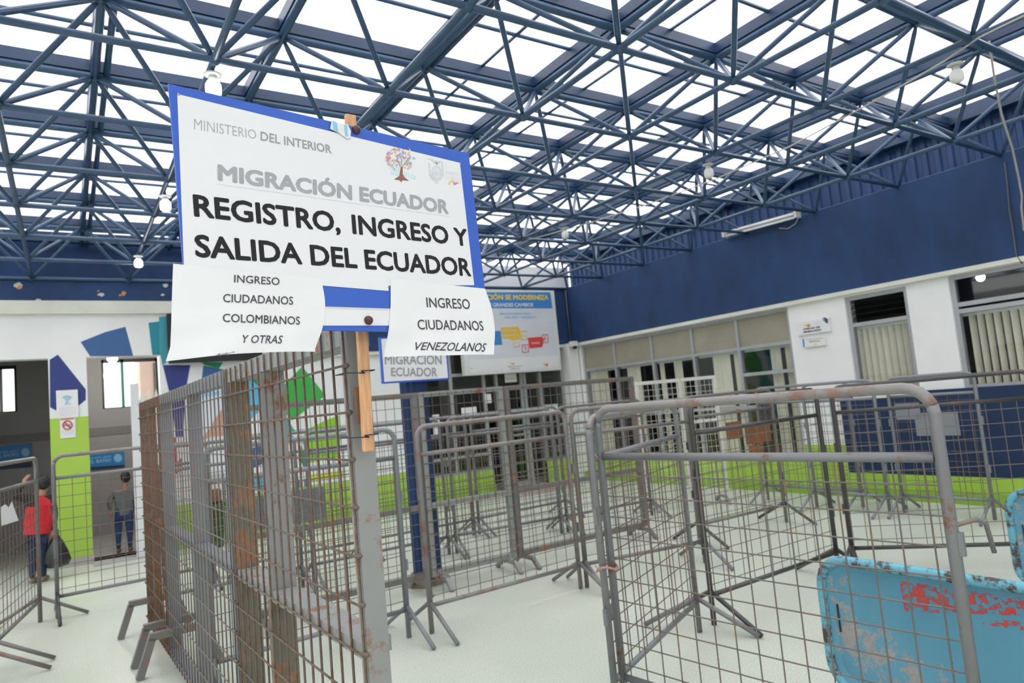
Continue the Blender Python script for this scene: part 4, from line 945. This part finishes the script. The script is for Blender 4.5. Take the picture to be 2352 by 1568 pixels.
lamp(490, 200, True, 'lit bulb just behind the top left corner of the big sign'); lamp(380, 470, True, 'lit bulb at the left edge of the big sign'); lamp(318, 603, True, 'lit bulb before the left blue fascia')
lamp(2197, 172, False, 'large unlit white bulb at the upper right under the roof'); lamp(1628, 396, False, 'unlit white bulb over the middle of the hall'); lamp(1298, 538, False, 'farthest unlit white bulb above the billboard')
P = on_y(258, 824, 10.6); t = thing('ceiling_lamp', 'small bright lamp seen through the right restroom doorway', 'lamp', (P.x, P.y, 2.85))
MB().tube([(P.x, P.y, 2.85), (P.x, P.y, P.z+.04)], .008, 8).build('cord', 'cable_dark', t); MB().ell(P, (.06, .05, .045)).build('bulb', emit('restroom_bulb', (1, .97, .92), 240), t)
P = on_x(2252, 637, XW+.9); t = thing('ceiling_lamp', 'bright bulb inside the dark rightmost window', 'lamp', (P.x, P.y, 2.66))
MB().tube([(P.x, P.y, 2.66), (P.x, P.y, P.z+.03)], .008, 8).build('cord', 'cable_dark', t); MB().ell(P, (.045, .045, .045)).build('bulb', emit('office_bulb', (1, 1, .98), 14), t)
def cable(pts, r, mat, label): tag(MB().tube(pts, r, 6).build('cable', mat), label, 'cable')
cable([on_z(x, y, ZB-.028) for x, y in ((2352, 36), (2290, 66), (2247, 87), (2170, 140), (2091, 186), (1976, 250), (1813, 337), (1730, 373), (1647, 410), (1480, 472), (1320, 522), (1180, 560))], .006, 'cable', 'pale cable strung along the lower chords towards the far wall')
def at_depth(x, y, d): return CAM+ray(x, y)*d
cable([at_depth(x, y, d) for x, y, d in ((2272, 96, 4.6), (2284, 180, 4.9), (2300, 262, 5.2), (2325, 340, 5.6), (2340, 410, 5.9), (2347, 450, 6.05), (2346, 478, 6.1), (2352, 530, 6.15))], .008, 'cable', 'pale cable hanging loose from the roof at the right edge')
cable([on_x(x, y, XW-.045) for x, y in ((2307, 372), (2313, 420), (2318, 480), (2328, 540), (2334, 585), (2348, 605))], .007, 'cable_dark', 'thin grey cable running down the right blue fascia')
cable([(XW-.06, YW-.06, 3.38), (XW-.06, YW-.06, 2.9), (XW-.055, YW-.06, 2.42)], .016, 'cable_dark', 'dark conduit in the corner of the blue fascias')
a, b = on_x(1663, 538, XW-.11), on_x(1829, 492, XW-.11)
t = thing('tube_light', 'white twin tube light fixed along the right blue fascia', 'lamp', (a+b)/2)
MB().bar(a+Vector((.045, 0, .012)), b+Vector((.045, 0, .012)), .07, .05).build('housing', 'white_metal', t)
for dz in (-.022, .022): MB().tube([a+Vector((-.005, -.03, dz-.012)), b+Vector((-.005, .03, dz-.012))], .014, 10).build('tube', 'bulb_off', t)
for p in (a, b): MB().bar(p+Vector((.02, -.015, 0)), p+Vector((.02, .015, 0)), .10, .085).build('end_cap', 'ceramic', t)
cable([b+Vector((.02, -.02, -.03)), b+Vector((.05, .06, -.10)), b+Vector((.06, .18, -.13)), b+Vector((.06, .30, -.09))], .005, 'cable', 'short wire looping under the tube light')
P = on_y(1318, 790, 9.44); t = thing('security_camera', 'small white camera box at the corner under the fascias', 'camera', (XW-.2, 9.44, 2.30))
MB().box((P.x-.06, 9.40, P.z-.04), (P.x+.06, 9.50, P.z+.05)).build('box', 'white_metal', t); MB().ell((P.x, 9.42, P.z-.06), (.04, .04, .035), 12, 8).build('dome', 'black', t)
# notices on the office glass, door bell box
for q, lab in (((( 1059, 936), (1094, 934), (1096, 955), (1061, 957)), 'white entrance notice on the office glass left of the door'), (((1248, 930), (1281, 927), (1282, 950), (1250, 953)), 'white notice on the office glass right of the door'), (((992, 953), (1008, 951), (1013, 1003), (998, 1006)), 'narrow white notice at the left end of the office glass'), (((1114, 905), (1128, 904), (1129, 925), (1115, 926)), 'small white sheet on the office door glass'), (((1159, 858), (1186, 857), (1187, 877), (1160, 878)), 'pale plate under the billboard above the office door')):
    t = board_y('notice_sheet', lab, 'notice', YW+.02, q, .003, 'paper')
    if 'entrance' in lab: line_y(t, YW+.018, 'ink', 'ENTRADA', (1062, 956), (1093, 953), (1093, 950), (1062, 952.5), .03)
    if 'pale plate' in lab: line_y(t, YW+.018, 'ink_mid', 'ENTRADA', (1163, 872), (1183, 870.5), (1183, 867.5), (1163, 869), .02)

# ================================================================== BANNER, BIN
t = board_y('poster_board', 'white poster of a hand leaning before the mural, behind the tall fence', 'poster', 9.45, ((438, 884), (516, 874), (524, 1085), (446, 1094)), .03, 'bb_white')
quads_y(t, 9.447, 'hand_picture', 'photo_skin', ((505, 945), (516, 930), (517, 1000), (480, 1004), (466, 1012), (462, 1006), (482, 985), (492, 965)))
quads_y(t, 9.447, 'blue_strip', 'sky_print', ((442, 906), (505, 898), (505, 906), (442, 914)))
quads_y(t, 9.447, 'dark_title', 'ink_mid', ((440, 892), (508, 883), (508, 889), (440, 898)))
for a in (452, 512):
    p, q = on_y(a, 1085, 9.47), on_y(a, 1085, 9.47); MB().bar((p.x, 9.475, 0), (p.x, 9.475, p.z+.15), .03, .02, (0, 1, 0)).build('leg', 'frame', t)
P = on_z(486, 1258, 0)
t = thing('waste_bin', 'dark green bin seen through the grey fence panel', 'bin', P)
MB().lathe(P, [(.13, 0), (.14, .02), (.17, .48), (.185, .50), (.185, .53), (.15, .535), (.145, .5)], 20).build('body', 'plant', t)
o = MB().lathe(P+Vector((.02, 0, .535)), [(.12, 0), (.13, .01), (.13, .02)], 4).build('liner', 'black', t)
o = MB(); o.box((P.x-.08, P.y-.08, .556), (P.x+.13, P.y+.09, .70)); tag(o.build('cardboard_box', 'planter'), 'brown box resting on the dark green bin', 'box')

# ================================================================== PEOPLE
def skin_mesh(name, mat, verts, edges, radii, root_i, parent, sub=2):
    me = D.meshes.new(name); me.from_pydata([tuple(v) for v in verts], edges, []); ob = D.objects.new(name, me); COL.objects.link(ob)
    ob.modifiers.new('skin', 'SKIN')
    for i, sv in enumerate(me.skin_vertices[0].data):
        r = radii[i]; sv.radius = r if isinstance(r, tuple) else (r, r); sv.use_root = (i == root_i)
    ob.modifiers.new('smooth', 'SUBSURF').levels = sub
    bpy.context.view_layer.update(); dg = bpy.context.evaluated_depsgraph_get()
    m2 = D.meshes.new_from_object(ob.evaluated_get(dg)); D.objects.remove(ob); D.meshes.remove(me)
    m2.name = name; m2.materials.clear(); m2.materials.append(M[mat])
    for p in m2.polygons: p.use_smooth = True; p.material_index = 0
    root = parent
    for v in m2.vertices: v.co -= root.location
    o = D.objects.new(name, m2); COL.objects.link(o); o.parent = parent; return o
def person(label, J, s, top, sleeve, legs, shoe, hair=True, vest=None, face=(0, 1, 0), group=None):
    """J: joints in the world; s: body scale (1 = adult of 1.7 m); face: way the person looks"""
    f = Vector(face).normalized(); side = Vector((f.y, -f.x, 0)); g = lambda k: Vector(J[k])
    base = (g('la')+g('ra'))/2; base.z = min(g('la').z, g('ra').z)-.07*s
    t = thing('person', label, 'person', base, group)
    pel = (g('lh')+g('rh'))/2; chest = (g('ls')+g('rs'))/2-Vector((0, 0, .10*s)); waist = (pel+chest)/2
    names = ['pel', 'waist', 'chest', 'neck', 'hb', 'head', 'ls', 'le', 'lw', 'lk2', 'rs', 're', 'rw', 'rk2', 'lh', 'lk', 'la', 'lt', 'rh', 'rk', 'ra', 'rt']
    V = dict(pel=pel, waist=waist, chest=chest, neck=g('neck'), hb=g('head')-Vector((0, 0, .05*s)), head=g('head')+Vector((0, 0, .04*s)))
    for a in 'lr':
        V[a+'s'], V[a+'e'], V[a+'w'], V[a+'h'], V[a+'k'], V[a+'a'] = g(a+'s'), g(a+'e'), g(a+'w'), g(a+'h'), g(a+'k'), g(a+'a')
        V[a+'k2'] = V[a+'w']+(V[a+'w']-V[a+'e']).normalized()*.055*s; V[a+'t'] = V[a+'a']+f*.12*s-Vector((0, 0, .035*s))
    E_ = [('pel', 'waist'), ('waist', 'chest'), ('chest', 'neck'), ('neck', 'hb'), ('hb', 'head')]
    for a in 'lr': E_ += [('chest', a+'s'), (a+'s', a+'e'), (a+'e', a+'w'), (a+'w', a+'k2'), ('pel', a+'h'), (a+'h', a+'k'), (a+'k', a+'a'), (a+'a', a+'t')]
    R_ = dict(pel=.12, waist=.115, chest=.125, neck=.05, hb=.075, head=.082)
    for a in 'lr': R_.update({a+'s': .055, a+'e': .040, a+'w': .028, a+'k2': .030, a+'h': .082, a+'k': .058, a+'a': .038, a+'t': .03})
    vs_ = [V[k] for k in names]; rr = [R_[k]*s for k in names]; es = [(names.index(a), names.index(b)) for a, b in E_]
    for a in 'lr':                                             # four fingers and a thumb on each hand
        d = (V[a+'k2']-V[a+'w']).normalized(); w = d.cross(f).normalized(); ki = names.index(a+'k2')
        for q in range(5):
            off = (q-1.5)*.015*s if q < 4 else .032*s; ln = (.075, .085, .08, .062, .05)[q]*s; st = V[a+'k2']+w*off+d*(.012*s if q < 4 else -.03*s)
            vs_ += [st+d*ln*.5, st+d*ln+f*.02*s]; rr += [.0085*s, .007*s]; es += [(ki, len(vs_)-2), (len(vs_)-2, len(vs_)-1)]
    skin_mesh('body', 'skin', vs_, es, rr, 0, t)
    V['vt'] = chest+Vector((0, 0, .10*s)); R_['vt'] = .088
    def cloth(name, mat, ks, ee, grow, lab=None):
        o = skin_mesh(name, mat, [V[k] for k in ks], [(ks.index(a), ks.index(b)) for a, b in ee], [R_[k]*s*grow for k in ks], 0, t)
        if lab: o['label'] = lab
    cloth('jacket', sleeve, ['waist', 'pel', 'chest', 'ls', 'le', 'lw', 'rs', 're', 'rw', 'vt'], [('waist', 'pel'), ('waist', 'chest'), ('chest', 'vt'), ('chest', 'ls'), ('ls', 'le'), ('le', 'lw'), ('chest', 'rs'), ('rs', 're'), ('re', 'rw')], 1.5)
    if vest:
        V['v1'] = (V['ls']*.8+chest*.2); V['v2'] = (V['rs']*.8+chest*.2); R_['v1'] = R_['v2'] = .058
        cloth('vest', vest, ['waist', 'pel', 'chest', 'vt', 'v1', 'v2'], [('waist', 'pel'), ('waist', 'chest'), ('chest', 'vt'), ('chest', 'v1'), ('chest', 'v2')], 1.85)
    cloth('trousers', legs, ['pel', 'lh', 'lk', 'la', 'rh', 'rk', 'ra'], [('pel', 'lh'), ('lh', 'lk'), ('lk', 'la'), ('pel', 'rh'), ('rh', 'rk'), ('rk', 'ra')], 1.17)
    for a in 'lr':
        p = V[a+'a']; z = p.z-.07*s
        mb = MB(); mb.ell(p+f*.06*s+Vector((0, 0, z-p.z+.042*s)), (.048*s, .048*s, .042*s), 12, 8); 
        rot = Matrix((side, f, Vector((0, 0, 1)))).transposed(); mb = MB().ell(p+f*.05*s+Vector((0, 0, z-p.z+.045*s)), (.047*s, .135*s, .045*s), 14, 9, 0, rot); mb.build('shoe', shoe, t)
    h = V['head']; rot = Matrix((side, f, Vector((0, 0, 1)))).transposed()
    if hair: MB().ell(h-f*.032*s+Vector((0, 0, -.006*s)), (.098*s, .106*s, .128*s), 16, 10, 0, rot).build('hair', 'hair', t)
    mb = MB(); mb.ell(h+f*.088*s-Vector((0, 0, .03*s)), (.014*s, .02*s, .022*s), 8, 6, 0, rot); mb.build('nose', 'skin', t)
    for sg in (-1, 1):
        MB().ell(h+f*.08*s+side*sg*.032*s, (.014*s, .010*s, .009*s), 8, 6, 0, rot).build('eye', 'black', t)
        MB().ell(h+side*sg*.092*s-Vector((0, 0, .015*s)), (.012*s, .025*s, .034*s), 8, 6, 0, rot).build('ear', 'skin', t)
    MB().ell(h+f*.083*s-Vector((0, 0, .07*s)), (.026*s, .008*s, .008*s), 8, 6, 0, rot).build('mouth', 'red_print', t)
    return t
def joints(Y, table, dz=None): return {k: on_y(v[0], v[1], Y+(v[2] if len(v) > 2 else 0)) for k, v in table.items()}
J1 = joints(9.05, dict(head=(103, 1111), neck=(97, 1131), ls=(66, 1144), le=(33, 1142, -.04), lw=(55, 1107, .05), rs=(117, 1143), re=(125, 1184), rw=(119, 1220, -.03), lh=(74, 1226), rh=(98, 1226), lk=(76, 1278), rk=(98, 1276), la=(74, 1327), ra=(100, 1327)))
for k in ('la', 'ra'): J1[k].z = .045
person('person in red vest over black sleeves, hand raised, holding a black bag', J1, .66, 'black_cloth', 'black_cloth', 'jeans_dark', 'grey_shoe', True, 'red_vest', (.35, 1, 0))
P = J1['rw']; t = thing('plastic_bag', 'black plastic bag hanging from the hand of the red vest person', 'bag', (P.x+.03, P.y-.02, .12))
mb = MB(); c = Vector((P.x+.04, P.y-.03, 0))
rings = []
for k, (z, r) in enumerate(((.13, .03), (.14, .09), (.20, .115), (.30, .10), (.40, .06), (.47, .022), (.53, .02))): rings.append([c+Vector((r*(1+.12*math.sin(5*a+k))*math.cos(a), .7*r*math.sin(a), z)) for a in [2*math.pi*j/16 for j in range(16)]])
mb.add([p for r in rings for p in r], [(i*16+j, i*16+(j+1) % 16, (i+1)*16+(j+1) % 16, (i+1)*16+j) for i in range(6) for j in range(16)]+[tuple(range(15, -1, -1)), tuple(range(96, 112))], 0, True)
mb.build('sack', 'bag', t)
J2 = joints(10.0, dict(head=(289, 1098), neck=(286, 1117), ls=(262, 1131), le=(251, 1155), lw=(254, 1173), rs=(306, 1130), re=(314, 1157), rw=(308, 1174), lh=(272, 1183), rh=(296, 1183), lk=(272, 1219), rk=(298, 1219), la=(272, 1254), ra=(299, 1254)))
for k in ('la', 'ra'): J2[k].z = .03+.07*.58
person('person in grey hoodie and faded jeans walking into the restroom doorway', J2, .58, 'grey_hoodie', 'grey_hoodie', 'jeans', 'brown_shoe', True, None, (.2, 1, 0))
for dx, lab, cl in ((0, 'person in black seen through the office door glass', 'black_cloth'), (52, 'person in dark green clothes behind the right leaf of the office door', 'plant')):
    J3 = joints(10.9, dict(head=(1144, 938), neck=(1143, 953), ls=(1128, 962), le=(1122, 990), lw=(1127, 1012), rs=(1159, 961), re=(1165, 988), rw=(1160, 1010), lh=(1137, 1030), rh=(1151, 1030), lk=(1137, 1074), rk=(1152, 1074), la=(1138, 1115), ra=(1153, 1115)))
    d = on_y(1144+dx, 938, 10.9)-on_y(1144, 938, 10.9); d.z = 0
    for k in J3: J3[k] = J3[k]+d
    for k in ('la', 'ra'): J3[k].z = .07*.8
    person(lab, J3, .80, cl, cl, 'jeans_dark', 'black_cloth' if False else 'brown_shoe', True, None, (-.2, -1, 0))

# dark screen on the far wall, mostly behind the left notice
t = board_y('television', 'black flat screen on the mural wall behind the left paper notice', 'screen', 9.62, ((384, 724), (598, 716), (602, 825), (388, 834)), .06, 'black')
P = on_y(490, 775, 9.66); MB().box((P.x-.08, 9.68, P.z-.08), (P.x+.08, YW, P.z+.08)).build('wall_mount', 'frame', t)
